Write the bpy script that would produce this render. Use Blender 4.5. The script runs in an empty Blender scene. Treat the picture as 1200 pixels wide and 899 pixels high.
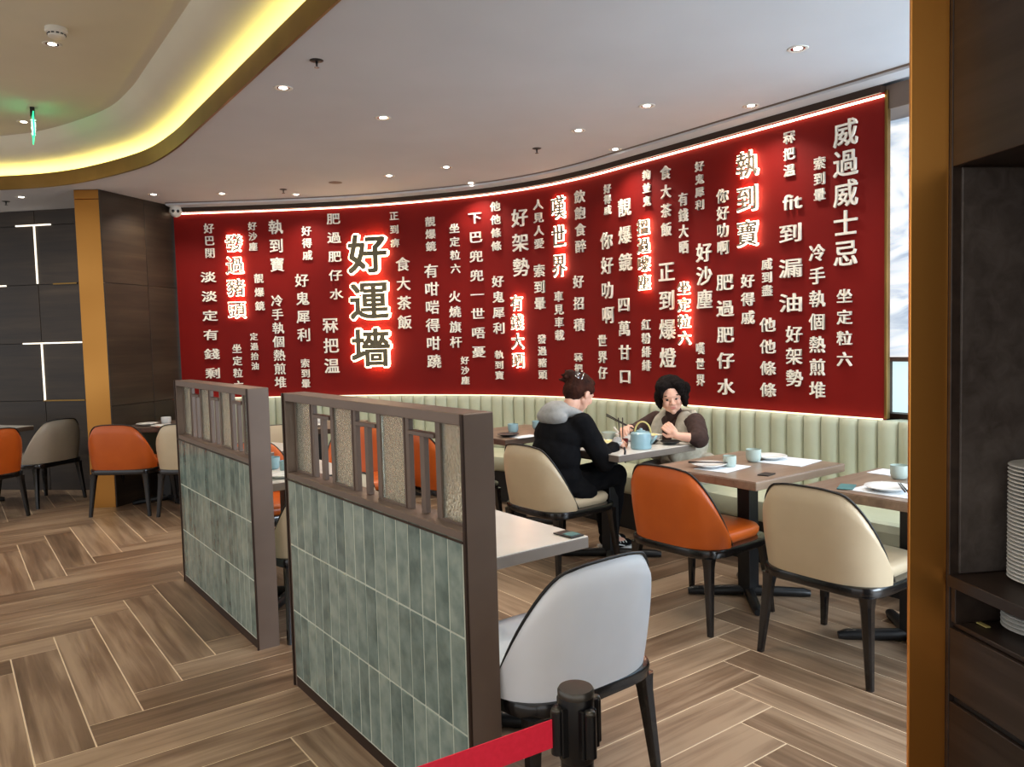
import bpy, bmesh, math, random
from mathutils import Vector, Matrix
random.seed(7)
sc = bpy.context.scene
C = sc.collection
PI = math.pi
# ---------------------------------------------------------------- camera
cam = bpy.data.cameras.new('camera'); cam.lens = 27.222; cam.sensor_width = 36; cam.sensor_fit = 'HORIZONTAL'
cam.clip_start = .05; cam.clip_end = 100
camo = bpy.data.objects.new('camera', cam); C.objects.link(camo)
pitch, roll, yaw = 0.0592848839, -0.0263551916, 0.633756219
fw = Vector((math.sin(yaw)*math.cos(pitch), math.cos(yaw)*math.cos(pitch), -math.sin(pitch)))
rt = Vector((math.cos(yaw), -math.sin(yaw), 0)); up = rt.cross(fw)
r_ = rt*math.cos(roll)+up*math.sin(roll); u_ = -rt*math.sin(roll)+up*math.cos(roll)
camo.matrix_world = Matrix(((r_.x, u_.x, -fw.x, 0), (r_.y, u_.y, -fw.y, 0), (r_.z, u_.z, -fw.z, 1.5), (0, 0, 0, 1)))
sc.camera = camo
# ---------------------------------------------------------------- light
w = bpy.data.worlds.new('world'); sc.world = w; w.use_nodes = True
w.node_tree.nodes['Background'].inputs[0].default_value = (.97, .98, 1.0, 1)
w.node_tree.nodes['Background'].inputs[1].default_value = .74
def area(name, loc, rot, sx, sy, power, col):
    l = bpy.data.lights.new(name, 'AREA'); l.shape = 'RECTANGLE'; l.size = sx; l.size_y = sy; l.energy = power; l.color = col
    o = bpy.data.objects.new(name, l); o.location = loc; o.rotation_euler = rot; C.objects.link(o); return o
# daylight through the windows on the right hand side
area('window_daylight', (4.72, .35, 1.75), (0, math.radians(90), 0), 2.1, 3.7, 38, (.55, .78, 1.0))
# added cool fill for the front chair, from behind the camera's right shoulder
area('added_cool_fill', (3.6, -3.2, 1.5), (math.radians(86), 0, math.radians(30)), 3.0, 1.8, 220, (.74, .87, 1.0))
vs = sc.view_settings
vs.view_transform = 'Standard'; vs.look = 'None'; vs.gamma = 1; vs.use_curve_mapping = False
vs.exposure = 0.72
# ---------------------------------------------------------------- materials
def srgb(c):
    return tuple((v/12.92 if v <= .04045 else ((v+.055)/1.055)**2.4) for v in (x/255 for x in c)) + (1,)
class NT:
    def __init__(s, name):
        s.m = bpy.data.materials.new(name); s.m.use_nodes = True; s.t = s.m.node_tree; s.b = s.t.nodes['Principled BSDF']
    def n(s, typ, **k):
        x = s.t.nodes.new(typ)
        for a, v in k.items():
            if a.startswith('i_'): x.inputs[int(a[2:])].default_value = v
            elif a.startswith('I_'): x.inputs[a[2:].replace('_', ' ')].default_value = v
            else: setattr(x, a, v)
        return x
    def l(s, a, b): s.t.links.new(a, b)
    def ramp(s, fac, stops):
        r = s.n('ShaderNodeValToRGB'); e = r.color_ramp.elements
        while len(e) < len(stops): e.new(.5)
        for i, (p, c) in enumerate(stops): e[i].position = p; e[i].color = srgb(c)
        s.l(fac, r.inputs[0]); return r
    def bump(s, h, strength=.2, dist=.01):
        b = s.n('ShaderNodeBump'); b.inputs['Strength'].default_value = strength; b.inputs['Distance'].default_value = dist
        s.l(h, b.inputs['Height']); s.l(b.outputs[0], s.b.inputs['Normal'])
def setb(b, rough=.5, metal=0, spec=.5, coat=0, trans=0, em=None, es=0, ior=None):
    b.inputs['Roughness'].default_value = rough; b.inputs['Metallic'].default_value = metal
    b.inputs['Specular IOR Level'].default_value = spec; b.inputs['Coat Weight'].default_value = coat
    b.inputs['Transmission Weight'].default_value = trans
    if em: b.inputs['Emission Color'].default_value = em; b.inputs['Emission Strength'].default_value = es
def plain(name, c1, c2=None, scale=8, rough=.5, metal=0, stretch=(1, 1, 1), bump=0, bdist=.002, bscale=None, coat=0, detail=3, spec=.5):
    """two-tone procedural paint / leather / metal"""
    k = NT(name); setb(k.b, rough, metal, spec, coat)
    tc = k.n('ShaderNodeTexCoord'); mp = k.n('ShaderNodeMapping'); mp.inputs['Scale'].default_value = stretch
    k.l(tc.outputs['Object'], mp.inputs[0])
    no = k.n('ShaderNodeTexNoise'); no.inputs['Scale'].default_value = scale; no.inputs['Detail'].default_value = detail
    k.l(mp.outputs[0], no.inputs['Vector'])
    r = k.ramp(no.outputs[0], [(.3, c1), (.7, c2 or c1)]); k.l(r.outputs[0], k.b.inputs['Base Color'])
    if bump:
        n2 = k.n('ShaderNodeTexNoise'); n2.inputs['Scale'].default_value = bscale or scale*6; k.l(mp.outputs[0], n2.inputs['Vector'])
        k.bump(n2.outputs[0], bump, bdist)
    return k.m
def emit(name, col, strength):
    k = NT(name); k.b.inputs['Base Color'].default_value = col; k.b.inputs['Emission Color'].default_value = col
    k.b.inputs['Emission Strength'].default_value = strength; return k.m
def wood_uv(name, stops, tone=.35, rough=.42, gscale=(1.2, 22), coord='UV'):
    k = NT(name); setb(k.b, rough, 0, .4)
    tc = k.n('ShaderNodeTexCoord'); oi = k.n('ShaderNodeObjectInfo')
    mu = k.n('ShaderNodeMath', operation='MULTIPLY', i_1=61.0); k.l(oi.outputs['Random'], mu.inputs[0])
    cb = k.n('ShaderNodeCombineXYZ'); k.l(mu.outputs[0], cb.inputs[0]); k.l(mu.outputs[0], cb.inputs[1])
    ad = k.n('ShaderNodeVectorMath', operation='ADD'); k.l(tc.outputs[coord], ad.inputs[0]); k.l(cb.outputs[0], ad.inputs[1])
    mp = k.n('ShaderNodeMapping'); mp.inputs['Scale'].default_value = (gscale[0], gscale[1], gscale[1]); k.l(ad.outputs[0], mp.inputs[0])
    n1 = k.n('ShaderNodeTexNoise', i_2=1.0, i_3=5.0, i_4=.6); k.l(mp.outputs[0], n1.inputs['Vector'])
    n1.inputs['Distortion'].default_value = .6
    m2 = k.n('ShaderNodeMapping'); m2.inputs['Scale'].default_value = (1.3, 5, 5); k.l(ad.outputs[0], m2.inputs[0])
    n2 = k.n('ShaderNodeTexNoise', i_2=1.0, i_3=2.0); k.l(m2.outputs[0], n2.inputs['Vector'])
    n3 = k.n('ShaderNodeTexNoise', i_2=.07, i_3=0.0); k.l(ad.outputs[0], n3.inputs['Vector'])
    a = k.n('ShaderNodeMath', operation='MULTIPLY', i_1=.5); k.l(n1.outputs[0], a.inputs[0])
    b = k.n('ShaderNodeMath', operation='MULTIPLY_ADD', i_1=.35); k.l(n2.outputs[0], b.inputs[0]); k.l(a.outputs[0], b.inputs[2])
    c = k.n('ShaderNodeMath', operation='MULTIPLY_ADD', i_1=tone); k.l(n3.outputs[0], c.inputs[0]); k.l(b.outputs[0], c.inputs[2])
    r = k.ramp(c.outputs[0], stops); k.l(r.outputs[0], k.b.inputs['Base Color'])
    k.bump(n1.outputs[0], .12, .004)
    return k.m
M = {}
M['plank'] = wood_uv('floor_wood_tile', [(.38, (58, 42, 31)), (.50, (94, 73, 55)), (.62, (124, 100, 79)), (.76, (162, 138, 114))], tone=.5, rough=.36)
M['grout'] = plain('floor_grout', (228, 208, 178), (214, 192, 162), rough=.8)
M['darkwood'] = wood_uv('dark_wall_veneer', [(.35, (32, 24, 17)), (.55, (52, 41, 30)), (.8, (76, 63, 48))], tone=.15, rough=.45, gscale=(.9, 14), coord='Object')
M['cabwood'] = wood_uv('dark_cabinet_veneer', [(.35, (38, 28, 23)), (.6, (62, 50, 43)), (.85, (88, 76, 68))], tone=.1, rough=.4, gscale=(.9, 20), coord='Object')
M['tabwood'] = wood_uv('table_wood_laminate', [(.35, (108, 88, 74)), (.55, (140, 118, 100)), (.8, (172, 150, 130))], tone=.15, rough=.3, gscale=(1.0, 16), coord='Object')
M['tabwood_dark'] = wood_uv('table_edge_band', [(.35, (70, 56, 48)), (.55, (96, 80, 70)), (.8, (120, 104, 92))], tone=.1, rough=.4, gscale=(1.0, 18), coord='Object')
M['tabwhite'] = plain('table_white_laminate', (226, 222, 214), (214, 209, 200), scale=3, rough=.22)
M['tabgrey'] = plain('table_grey_edge', (128, 118, 110), (112, 102, 95), scale=5, rough=.4)
M['ceil'] = plain('ceiling_paint', (198, 199, 204), (192, 193, 198), scale=1.5, rough=.9, spec=.1)
M['cove'] = plain('cove_paint', (214, 208, 190), (208, 202, 184), scale=1.5, rough=.9, spec=.1)
M['red'] = plain('red_wall_paint', (124, 18, 13), (110, 14, 11), scale=1.3, rough=.62, bump=.03, bscale=60, spec=.15)
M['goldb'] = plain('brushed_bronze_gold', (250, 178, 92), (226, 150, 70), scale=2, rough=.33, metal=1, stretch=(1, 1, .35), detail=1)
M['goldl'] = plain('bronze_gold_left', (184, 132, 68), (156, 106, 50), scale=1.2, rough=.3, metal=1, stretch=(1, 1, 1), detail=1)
M['lining'] = wood_uv('grey_brown_veneer', [(.35, (62, 54, 50)), (.6, (92, 84, 80)), (.85, (120, 112, 108))], tone=.1, rough=.45, gscale=(.9, 20), coord='Object')
M['gold'] = plain('gold_fascia_metal', (138, 108, 62), (120, 92, 48), scale=3, rough=.4, metal=1)
M['bronze'] = plain('bronze_frame_metal', (122, 104, 92), (110, 93, 82), scale=4, rough=.42, metal=.25)
M['bronzed'] = plain('dark_bronze_edge', (62, 44, 34), (52, 37, 28), scale=4, rough=.5, metal=.5)
def tile_mat():
    k = NT('glazed_sage_tile'); setb(k.b, .18, 0, .5, .3)
    tc = k.n('ShaderNodeTexCoord'); oi = k.n('ShaderNodeObjectInfo')
    mu = k.n('ShaderNodeVectorMath', operation='SCALE'); mu.inputs[0].default_value = (37, 23, 51); k.l(oi.outputs['Random'], mu.inputs['Scale'])
    ad = k.n('ShaderNodeVectorMath', operation='ADD'); k.l(tc.outputs['Object'], ad.inputs[0]); k.l(mu.outputs[0], ad.inputs[1])
    n1 = k.n('ShaderNodeTexNoise', i_2=14.0, i_3=4.0); k.l(ad.outputs[0], n1.inputs['Vector'])
    a = k.n('ShaderNodeMath', operation='MULTIPLY_ADD', i_1=.35); k.l(oi.outputs['Random'], a.inputs[0]); k.l(n1.outputs[0], a.inputs[2])
    r = k.ramp(a.outputs[0], [(.4, (92, 112, 106)), (.62, (118, 138, 131)), (.9, (152, 167, 156))]); k.l(r.outputs[0], k.b.inputs['Base Color'])
    n2 = k.n('ShaderNodeTexNoise', i_2=9.0, i_3=1.0); k.l(ad.outputs[0], n2.inputs['Vector']); k.bump(n2.outputs[0], .35, .004)
    return k.m
M['tile'] = tile_mat()
M['tilegrout'] = plain('tile_grout', (206, 212, 196), (196, 202, 186), rough=.7)
def glass_mat():
    k = NT('pebbled_glass'); setb(k.b, .26, 0, .5, 0, .84)
    k.b.inputs['Base Color'].default_value = srgb((238, 238, 220)); k.b.inputs['IOR'].default_value = 1.35
    tc = k.n('ShaderNodeTexCoord'); v = k.n('ShaderNodeTexNoise', i_2=110.0, i_3=1.0); k.l(tc.outputs['Object'], v.inputs['Vector'])
    k.bump(v.outputs[0], 1.0, .004); return k.m
M['glass'] = glass_mat()
def leather(name, c1, c2, r=.38): return plain(name, c1, c2, scale=5, rough=r, bump=.12, bdist=.001, bscale=260)
M['orange'] = leather('orange_leather', (196, 92, 25), (182, 81, 19))
M['cream'] = leather('cream_leather', (200, 182, 152), (190, 171, 142))
M['white'] = leather('white_leather', (240, 243, 248), (232, 235, 240), .32)
M['greyl'] = leather('grey_leather', (176, 166, 148), (164, 154, 138))
M['piping'] = plain('black_piping', (20, 17, 16), rough=.5)
M['blackwood'] = plain('black_lacquered_wood', (22, 20, 20), (14, 12, 12), scale=9, rough=.22, coat=.3)
M['blackmetal'] = plain('black_powder_coat', (20, 20, 21), (27, 27, 28), scale=30, rough=.4, metal=.2)
M['bench'] = leather('sage_leather', (188, 192, 168), (178, 183, 158), .42)
M['benchdark'] = plain('dark_plinth', (24, 20, 17), rough=.6)
M['led'] = emit('warm_led_strip', (1, .74, .42, 1), 16)
M['ledtop'] = emit('warm_white_led', (1, .74, .5, 1), 5)
M['ledledge'] = emit('ledge_led', (1, .82, .56, 1), 1.0)
M['cove_led'] = emit('yellow_cove_led', (1, .86, .24, 1), 15)
M['lamp'] = emit('downlight_bulb', (1, .92, .8, 1), 9)
M['chrome'] = plain('chrome', (190, 190, 190), rough=.12, metal=1)
M['wplastic'] = plain('white_plastic', (222, 218, 208), (214, 210, 200), rough=.4)
M['dplastic'] = plain('dark_plastic', (26, 24, 24), rough=.35)
M['letter'] = plain('white_letter_acrylic', (252, 246, 232), (246, 238, 222), scale=6, rough=.45)
M['letterg'] = plain('grey_letter_face', (120, 108, 92), (108, 96, 80), scale=6, rough=.5)
M['letterd'] = plain('dark_olive_letter_face', (98, 88, 62), (86, 76, 52), scale=6, rough=.4)
M['halo'] = emit('letter_halo_light', (1, .74, .52, 1), 5.5)
M['halob'] = emit('big_letter_halo_light', (1, .8, .5, 1), 4.5)
M['stripl'] = emit('thin_light_strip', (1, .9, .75, 1), .9)
M['ceramic'] = plain('white_ceramic', (232, 232, 228), (226, 226, 222), rough=.15)
M['bluecer'] = plain('pale_blue_ceramic', (150, 182, 190), (136, 170, 180), scale=12, rough=.25)
M['cupcer'] = plain('pale_grey_green_ceramic', (178, 192, 184), (168, 183, 176), rough=.2)
M['paper'] = plain('white_paper', (228, 232, 236), (220, 225, 230), rough=.7)
M['teal'] = plain('teal_card', (70, 120, 118), (60, 105, 108), rough=.5)
M['darkstick'] = plain('dark_chopstick', (36, 26, 22), rough=.4)
M['redcup'] = plain('dark_red_lacquer', (120, 30, 34), rough=.3)
M['belt'] = plain('red_webbing', (252, 36, 70), (244, 30, 62), scale=120, rough=.6)
M['stanch'] = plain('stanchion_black', (17, 17, 19), (22, 22, 24), rough=.3, metal=.2)
M['stanchcap'] = plain('stanchion_cap', (92, 88, 82), (76, 73, 68), rough=.32, metal=.7)
def curtain():
    k = NT('backlit_marbled_blind'); setb(k.b, .8)
    tc = k.n('ShaderNodeTexCoord'); mp = k.n('ShaderNodeMapping'); mp.inputs['Scale'].default_value = (1, 1.2, 3.2); k.l(tc.outputs['Object'], mp.inputs[0])
    n1 = k.n('ShaderNodeTexNoise', i_2=1.6, i_3=5.0); n1.inputs['Distortion'].default_value = 1.5; k.l(mp.outputs[0], n1.inputs['Vector'])
    r = k.ramp(n1.outputs[0], [(.35, (150, 165, 180)), (.5, (196, 203, 208)), (.65, (222, 224, 224))])
    k.l(r.outputs[0], k.b.inputs['Base Color']); k.l(r.outputs[0], k.b.inputs['Emission Color']); k.b.inputs['Emission Strength'].default_value = .75
    return k.m
M['blind'] = curtain()
M['pane'] = emit('daylit_pane', srgb((190, 214, 216)), .75)
M['skin'] = plain('skin', (228, 178, 154), (218, 166, 142), scale=9, rough=.5)
M['hairb'] = plain('black_hair', (14, 10, 9), (24, 17, 15), scale=9, rough=.85, spec=.12, stretch=(6, 6, 1), bump=.6, bdist=.006, bscale=60)
M['hairr'] = plain('brown_hair', (62, 30, 19), (34, 17, 12), scale=9, rough=.8, spec=.15, stretch=(1, 6, 1), bump=.6, bdist=.005, bscale=60)
M['blackcloth'] = plain('black_fleece', (13, 13, 15), (19, 19, 21), scale=20, rough=.95, bump=.2, spec=.1)
M['greycloth'] = plain('grey_fleece', (150, 150, 148), (136, 136, 134), scale=30, rough=.95, bump=.25)
M['browncloth'] = plain('brown_knit', (62, 42, 36), (50, 33, 29), scale=40, rough=.95, bump=.4)
M['vest'] = plain('oatmeal_wool', (186, 180, 164), (168, 162, 146), scale=30, rough=.95, bump=.35)
M['vestg'] = plain('grey_wool_trousers', (120, 120, 112), (108, 108, 100), scale=30, rough=.95)
M['lips'] = plain('lip_skin', (196, 120, 108), rough=.4)
M['eyew'] = plain('eye_white', (150, 128, 116), rough=.2)
M['food'] = plain('noodle_food', (226, 216, 160), (200, 190, 120), scale=30, rough=.5, bump=.5)
M['yellow'] = plain('yellow_cane', (206, 190, 120), rough=.4)
M['mint'] = emit('exit_green_panel', (.03, .75, .28, 1), 1.2)
M['exitw'] = emit('exit_white_symbol', (.6, 1, .75, 1), .8)
# ---------------------------------------------------------------- helpers
def link(name, me, parent=None, mat=None, loc=None, rot=None):
    o = bpy.data.objects.new(name, me); C.objects.link(o)
    if mat is not None and me is not None and not me.materials: me.materials.append(mat)
    if parent: o.parent = parent
    if loc is not None: o.location = loc
    if rot is not None: o.rotation_euler = rot
    return o
def fin(bm, name, mat=None, parent=None, loc=None, rot=None, smooth=False, auto=None):
    bmesh.ops.recalc_face_normals(bm, faces=bm.faces)
    me = bpy.data.meshes.new(name); bm.to_mesh(me); bm.free()
    if mat is not None:
        for m in (mat if isinstance(mat, (list, tuple)) else [mat]): me.materials.append(m)
    if smooth:
        for p in me.polygons: p.use_smooth = True
        if auto: me.set_sharp_from_angle(angle=math.radians(auto))
    return link(name, me, parent, None, loc, rot)
def box(bm, c, d, rotz=0, bev=0, mi=0, M4=None):
    r = bmesh.ops.create_cube(bm, size=1.0); vs = r['verts']
    m = Matrix.Translation(c) @ Matrix.Rotation(rotz, 4, 'Z') @ Matrix.Diagonal((d[0], d[1], d[2], 1))
    if M4: m = M4 @ m
    bmesh.ops.transform(bm, matrix=m, verts=vs)
    fs = {f for v in vs for f in v.link_faces}
    for f in fs: f.material_index = mi
    if bev:
        es = list({e for v in vs for e in v.link_edges})
        bmesh.ops.bevel(bm, geom=es, offset=bev, segments=1 if bev < .004 else 2, affect='EDGES', profile=.6)
def tube(bm, pts, rads, n=10, cap=True, M4=None):
    pts = [Vector(p) for p in pts]
    if not isinstance(rads, (list, tuple)): rads = [rads]*len(pts)
    rings = []; ref = None
    for i, p in enumerate(pts):
        d = ((pts[min(i+1, len(pts)-1)]-pts[max(i-1, 0)])).normalized()
        if ref is None: ref = Vector((0, 0, 1)) if abs(d.z) < .9 else Vector((1, 0, 0))
        a = d.cross(ref).normalized(); b = d.cross(a).normalized(); ref = -b if False else ref
        ring = []
        for k in range(n):
            t = 2*PI*k/n; v = p+a*math.cos(t)*rads[i]+b*math.sin(t)*rads[i]
            ring.append(bm.verts.new(M4 @ v if M4 else v))
        rings.append(ring)
    for i in range(len(rings)-1):
        for k in range(n): bm.faces.new((rings[i][k], rings[i][(k+1) % n], rings[i+1][(k+1) % n], rings[i+1][k]))
    if cap: bm.faces.new(rings[0][::-1]); bm.faces.new(rings[-1])
def lathe(bm, prof, n=24, c=(0, 0, 0)):
    rings = []
    for (r, z) in prof:
        if r < 1e-6: rings.append([bm.verts.new((c[0], c[1], c[2]+z))]); continue
        rings.append([bm.verts.new((c[0]+r*math.cos(2*PI*k/n), c[1]+r*math.sin(2*PI*k/n), c[2]+z)) for k in range(n)])
    for a, b in zip(rings, rings[1:]):
        for k in range(n):
            if len(a) == 1 and len(b) == 1: continue
            if len(a) == 1: bm.faces.new((a[0], b[k], b[(k+1) % n]))
            elif len(b) == 1: bm.faces.new((a[k], a[(k+1) % n], b[0]))
            else: bm.faces.new((a[k], a[(k+1) % n], b[(k+1) % n], b[k]))
def empty(name, loc=(0, 0, 0), rz=0):
    o = bpy.data.objects.new(name, None); C.objects.link(o); o.location = loc; o.rotation_euler = (0, 0, rz); o.empty_display_size = .1; return o
def tag(o, label, cat, group=None):
    o['label'] = label; o['category'] = cat
    if group: o['group'] = group
    return o
def struct(o, label=None):
    o['kind'] = 'structure'
    if label: o['label'] = label
    return o
def copy_tree(o, parent=None):
    c = o.copy(); C.objects.link(c); c.parent = parent
    for k in ('label', 'category', 'group'):
        if parent is None and k in c: del c[k]
    for ch in list(o.children): copy_tree(ch, c)
    return c
def curve(cp, n=16):
    P = [Vector(p) for p in cp]; P = [2*P[0]-P[1]]+P+[2*P[-1]-P[-2]]; o = []
    for i in range(1, len(P)-2):
        a, b, c, d = P[i-1:i+3]
        for k in range(n):
            t = k/n; o.append(.5*((2*b)+(c-a)*t+(2*a-5*b+4*c-d)*t*t+(3*b-a-3*c+d)*t**3))
    o.append(P[-2]); return o
# ================================================================ STRUCTURE
# ---- floor: herringbone planks, 1.2 m x 0.2 m
L, Wd, GAP = 1.2, .2, .006
X0, CP_ = -.012, -.574
floor = struct(fin((lambda b: (box(b, (2, 4, -.0115), (16, 20, .03)), b)[1])(bmesh.new()), 'floor', M['grout']), 'grout bed under the herringbone wood-look floor')
def to_px(p):
    q = Vector(p)-Vector((0, 0, 1.5)); z = q.dot(fw)
    return (600+907.4*q.dot(r_)/z, 449.5-907.4*q.dot(u_)/z, z) if z > .05 else None
pl = []
for band in range(-4, 5):
    for k in range(-60, 70):
        ox = X0+k*Wd+band*L; oy = CP_+k*Wd-band*L
        for typ in (0, 1):
            if typ: cx, cy, r = ox+Wd/2, oy-L/2, PI/2
            else: cx, cy, r = ox-L/2, oy-Wd/2, 0
            if -3.2 < cx < 6.2 and -1.5 < cy < 11: pl.append((cx, cy, r))
def vis(cx, cy, r):
    best = None
    for t in (-.6, -.3, 0, .3, .6):
        q = to_px((cx+t*math.cos(r), cy+t*math.sin(r), 0))
        if q and -40 < q[0] < 1110 and 380 < q[1] < 960 and q[2] > .8: best = q[2] if best is None else min(best, q[2])
    return best
scored = sorted([(vis(*p) or 99+abs(p[0])+abs(p[1]), p) for p in pl])
b = bmesh.new(); box(b, (0, 0, 0), (L-GAP, Wd-GAP, .01), bev=.0008)
uv = b.loops.layers.uv.new('UVMap')
for f in b.faces:
    for lp in f.loops: lp[uv].uv = (lp.vert.co.x, lp.vert.co.y)
pm = None
for i, (s_, (cx, cy, r)) in enumerate(scored[:300]):
    if s_ > 90: break
    if pm is None: o = fin(b, 'floor_plank', M['plank'], floor); pm = o.data
    else: o = link('floor_plank', pm, floor)
    o.location = (cx, cy, 0); o.rotation_euler = (0, 0, r)
n_ind = i if s_ > 90 else 300
b = bmesh.new(); uv = b.loops.layers.uv.new('UVMap')
for j, (s_, (cx, cy, r)) in enumerate(scored[n_ind:]):
    c_, sn = math.cos(r), math.sin(r); ou, ov = random.uniform(0, 400), random.uniform(0, 400)
    vs4 = []
    for (lx, ly) in ((-1, -1), (1, -1), (1, 1), (-1, 1)):
        x_, y_ = lx*(L-GAP)/2, ly*(Wd-GAP)/2
        vs4.append((b.verts.new((cx+x_*c_-y_*sn, cy+x_*sn+y_*c_, .005)), x_, y_))
    f = b.faces.new([v[0] for v in vs4])
    for lp, v in zip(f.loops, vs4): lp[uv].uv = (v[1]+ou, v[2]+ov)
o = fin(b, 'distant_floor_planks', M['plank'], floor); o['kind'] = 'stuff'
# ---- curved red wall
WCP = [(2.02, 8.60), (2.74, 8.02), (3.3, 7.52), (3.68, 7.1), (4.0, 6.66), (4.3, 6.15), (4.5, 5.6), (4.585, 5.05), (4.59, 4.5), (4.585, 3.8), (4.58, 3.1), (4.575, 2.43)]
WC = curve(WCP)
WS = [0]
for a, c in zip(WC, WC[1:]): WS.append(WS[-1]+(c-a).length)
def wpt(s, off=0):
    ext = max(0, s-WS[-1]); s = max(0, min(WS[-1]-1e-6, s)); i = 0
    lo, hi = 0, len(WS)-2
    while lo < hi:
        m = (lo+hi+1)//2
        if WS[m] <= s: lo = m
        else: hi = m-1
    i = lo
    t = (s-WS[i])/(WS[i+1]-WS[i]); p = WC[i].lerp(WC[i+1], t)
    a = (WC[min(i+1, len(WC)-1)]-WC[max(i-1, 0)]).normalized(); c = (WC[min(i+2, len(WC)-1)]-WC[i]).normalized()
    d = a.lerp(c, t).normalized(); n = Vector((d.y, -d.x))
    return p+d*ext+n*off, d, n
def sweep(bm, prof, s0=0, s1=None, step=.06, closed=True):
    """prof: list of (offset towards the room, z)"""
    s1 = WS[-1] if s1 is None else s1; N = max(2, int((s1-s0)/step)); rings = []
    for i in range(N+1):
        s = s0+(s1-s0)*i/N; ring = []
        for off, z in prof:
            p, d, n = wpt(s, off); ring.append(bm.verts.new((p.x, p.y, z)))
        rings.append(ring)
    m = len(prof)
    for a, c in zip(rings, rings[1:]):
        for k in range(m if closed else m-1): bm.faces.new((a[k], a[(k+1) % m], c[(k+1) % m], c[k]))
    if closed: bm.faces.new(rings[0]); bm.faces.new(rings[-1][::-1])
TOPZ, BENZ = 2.862, .95
b = bmesh.new(); sweep(b, [(0, 0), (0, TOPZ+.03), (-.03, TOPZ+.03), (-.03, 0)])
struct(fin(b, 'wall_back', M['red'], smooth=True, auto=40), 'long curved red feature wall covered in raised lettering')
b = bmesh.new(); sweep(b, [(.002, TOPZ+.002), (.018, TOPZ+.004), (.018, TOPZ+.012), (.002, TOPZ+.012)])
o = struct(fin(b, 'trim_1', M['ledtop']), 'bright light line along the top of the red wall')
b = bmesh.new(); sweep(b, [(0, TOPZ+.03), (.03, TOPZ+.018), (.05, TOPZ+.018), (.05, 2.925), (-.12, 2.925), (-.12, TOPZ+.03)])
struct(fin(b, 'trim_2', M['bronzed'], smooth=True, auto=30), 'dark bronze band above the red wall')
b = bmesh.new(); sweep(b, [(.05, 2.925), (.16, 2.935), (.16, 2.9599), (.05, 2.9599)], 0, WS[-1]+2.2)
struct(fin(b, 'trim_3', M['ceil'], smooth=True, auto=30), 'pale curved ceiling border above the red wall')
b = bmesh.new(); sweep(b, [(.16, 2.95), (.168, 2.95), (.168, 2.9599), (.16, 2.9599)], 0, WS[-1]+2.2)
struct(fin(b, 'trim_4', M['bronze'], smooth=True, auto=30), 'thin bronze line round the ceiling border')
# right hand end cap of the wall
p, d, n = wpt(WS[-1]); ang = math.atan2(d.y, d.x)
b = bmesh.new(); box(b, (p.x+.015, p.y-.010, 1.925), (.036, .018, 1.95), bev=.002)
struct(fin(b, 'trim_5', M['gold']), 'slim bronze edge at the right end of the red wall')
# ---- ceiling
LIP = [(1.44, -4), (1.44, 1), (1.455, 3.5), (1.475, 5.4), (1.475, 6.2), (1.40, 6.85), (1.15, 7.58), (.88, 8.06), (.51, 8.44), (0, 8.78), (-1, 9.05), (-4, 9.15)]
LP = curve(LIP, 8)
LN = []
for i in range(len(LP)):
    d = (LP[min(i+1, len(LP)-1)]-LP[max(i-1, 0)]).normalized(); LN.append(Vector((d.y, -d.x)))   # away from the opening
b = bmesh.new(); prev = None
for i, p in enumerate(LP):
    t = i/(len(LP)-1); y = p.y
    if p.y < 6.2 and p.x > 1.4: q = Vector((7, p.y))
    else:
        k = (i-4*8)/(len(LP)-1-4*8); q = Vector((7, 6.2)).lerp(Vector((7, 11)), min(1, k*3)) if k < .34 else Vector((7, 11)).lerp(Vector((-4, 11)), (k-.34)/.66)
    q0 = p+LN[i]*.30
    v = [b.verts.new((p.x, p.y, 2.96)), b.verts.new((q.x, q.y, 2.96)), b.verts.new((q.x, q.y, 3.0)), b.verts.new((p.x, p.y, 3.0))]
    if prev:
        for a in range(4): b.faces.new((prev[a], prev[(a+1) % 4], v[(a+1) % 4], v[a]))
    prev = v
struct(fin(b, 'ceiling', M['ceil']), 'pale lower ceiling')
def lsweep(bm, prof, closed=True):
    rings = [[bm.verts.new((p.x+n.x*o, p.y+n.y*o, z)) for o, z in prof] for p, n in zip(LP, LN)]; m = len(prof)
    for a, c in zip(rings, rings[1:]):
        for k in range(m if closed else m-1): bm.faces.new((a[k], a[(k+1) % m], c[(k+1) % m], c[k]))
b = bmesh.new(); lsweep(b, [(-.012, 2.952), (-.012, 3.075), (.004, 3.075), (.004, 2.952)])
struct(fin(b, 'trim_6', M['gold'], smooth=True, auto=30), 'gold fascia round the sunken ceiling opening')
b = bmesh.new(); lsweep(b, [(.05, 3.003), (.09, 3.003), (.09, 3.016), (.05, 3.016)])
struct(fin(b, 'trim_7', M['cove_led']), 'yellow light strip hidden in the cove')
prof = [(.34, 2.99), (.34, 3.10)]+[(.34-.62*math.sin(t*PI/2), 3.10+.25*(1-math.cos(t*PI/2))**.9) for t in (.12, .25, .4, .55, .7, .85, 1)]
b = bmesh.new(); lsweep(b, prof, False)
top = [(p.x-n.x*.28, p.y-n.y*.28, 3.35) for p, n in zip(LP, LN)]
b.faces.new([b.verts.new(v) for v in top]+[b.verts.new((-4.2, -4, 3.35))])
struct(fin(b, 'ceiling_upper', M['cove'], smooth=True, auto=60), 'raised ceiling with a yellow-lit curved cove')
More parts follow.
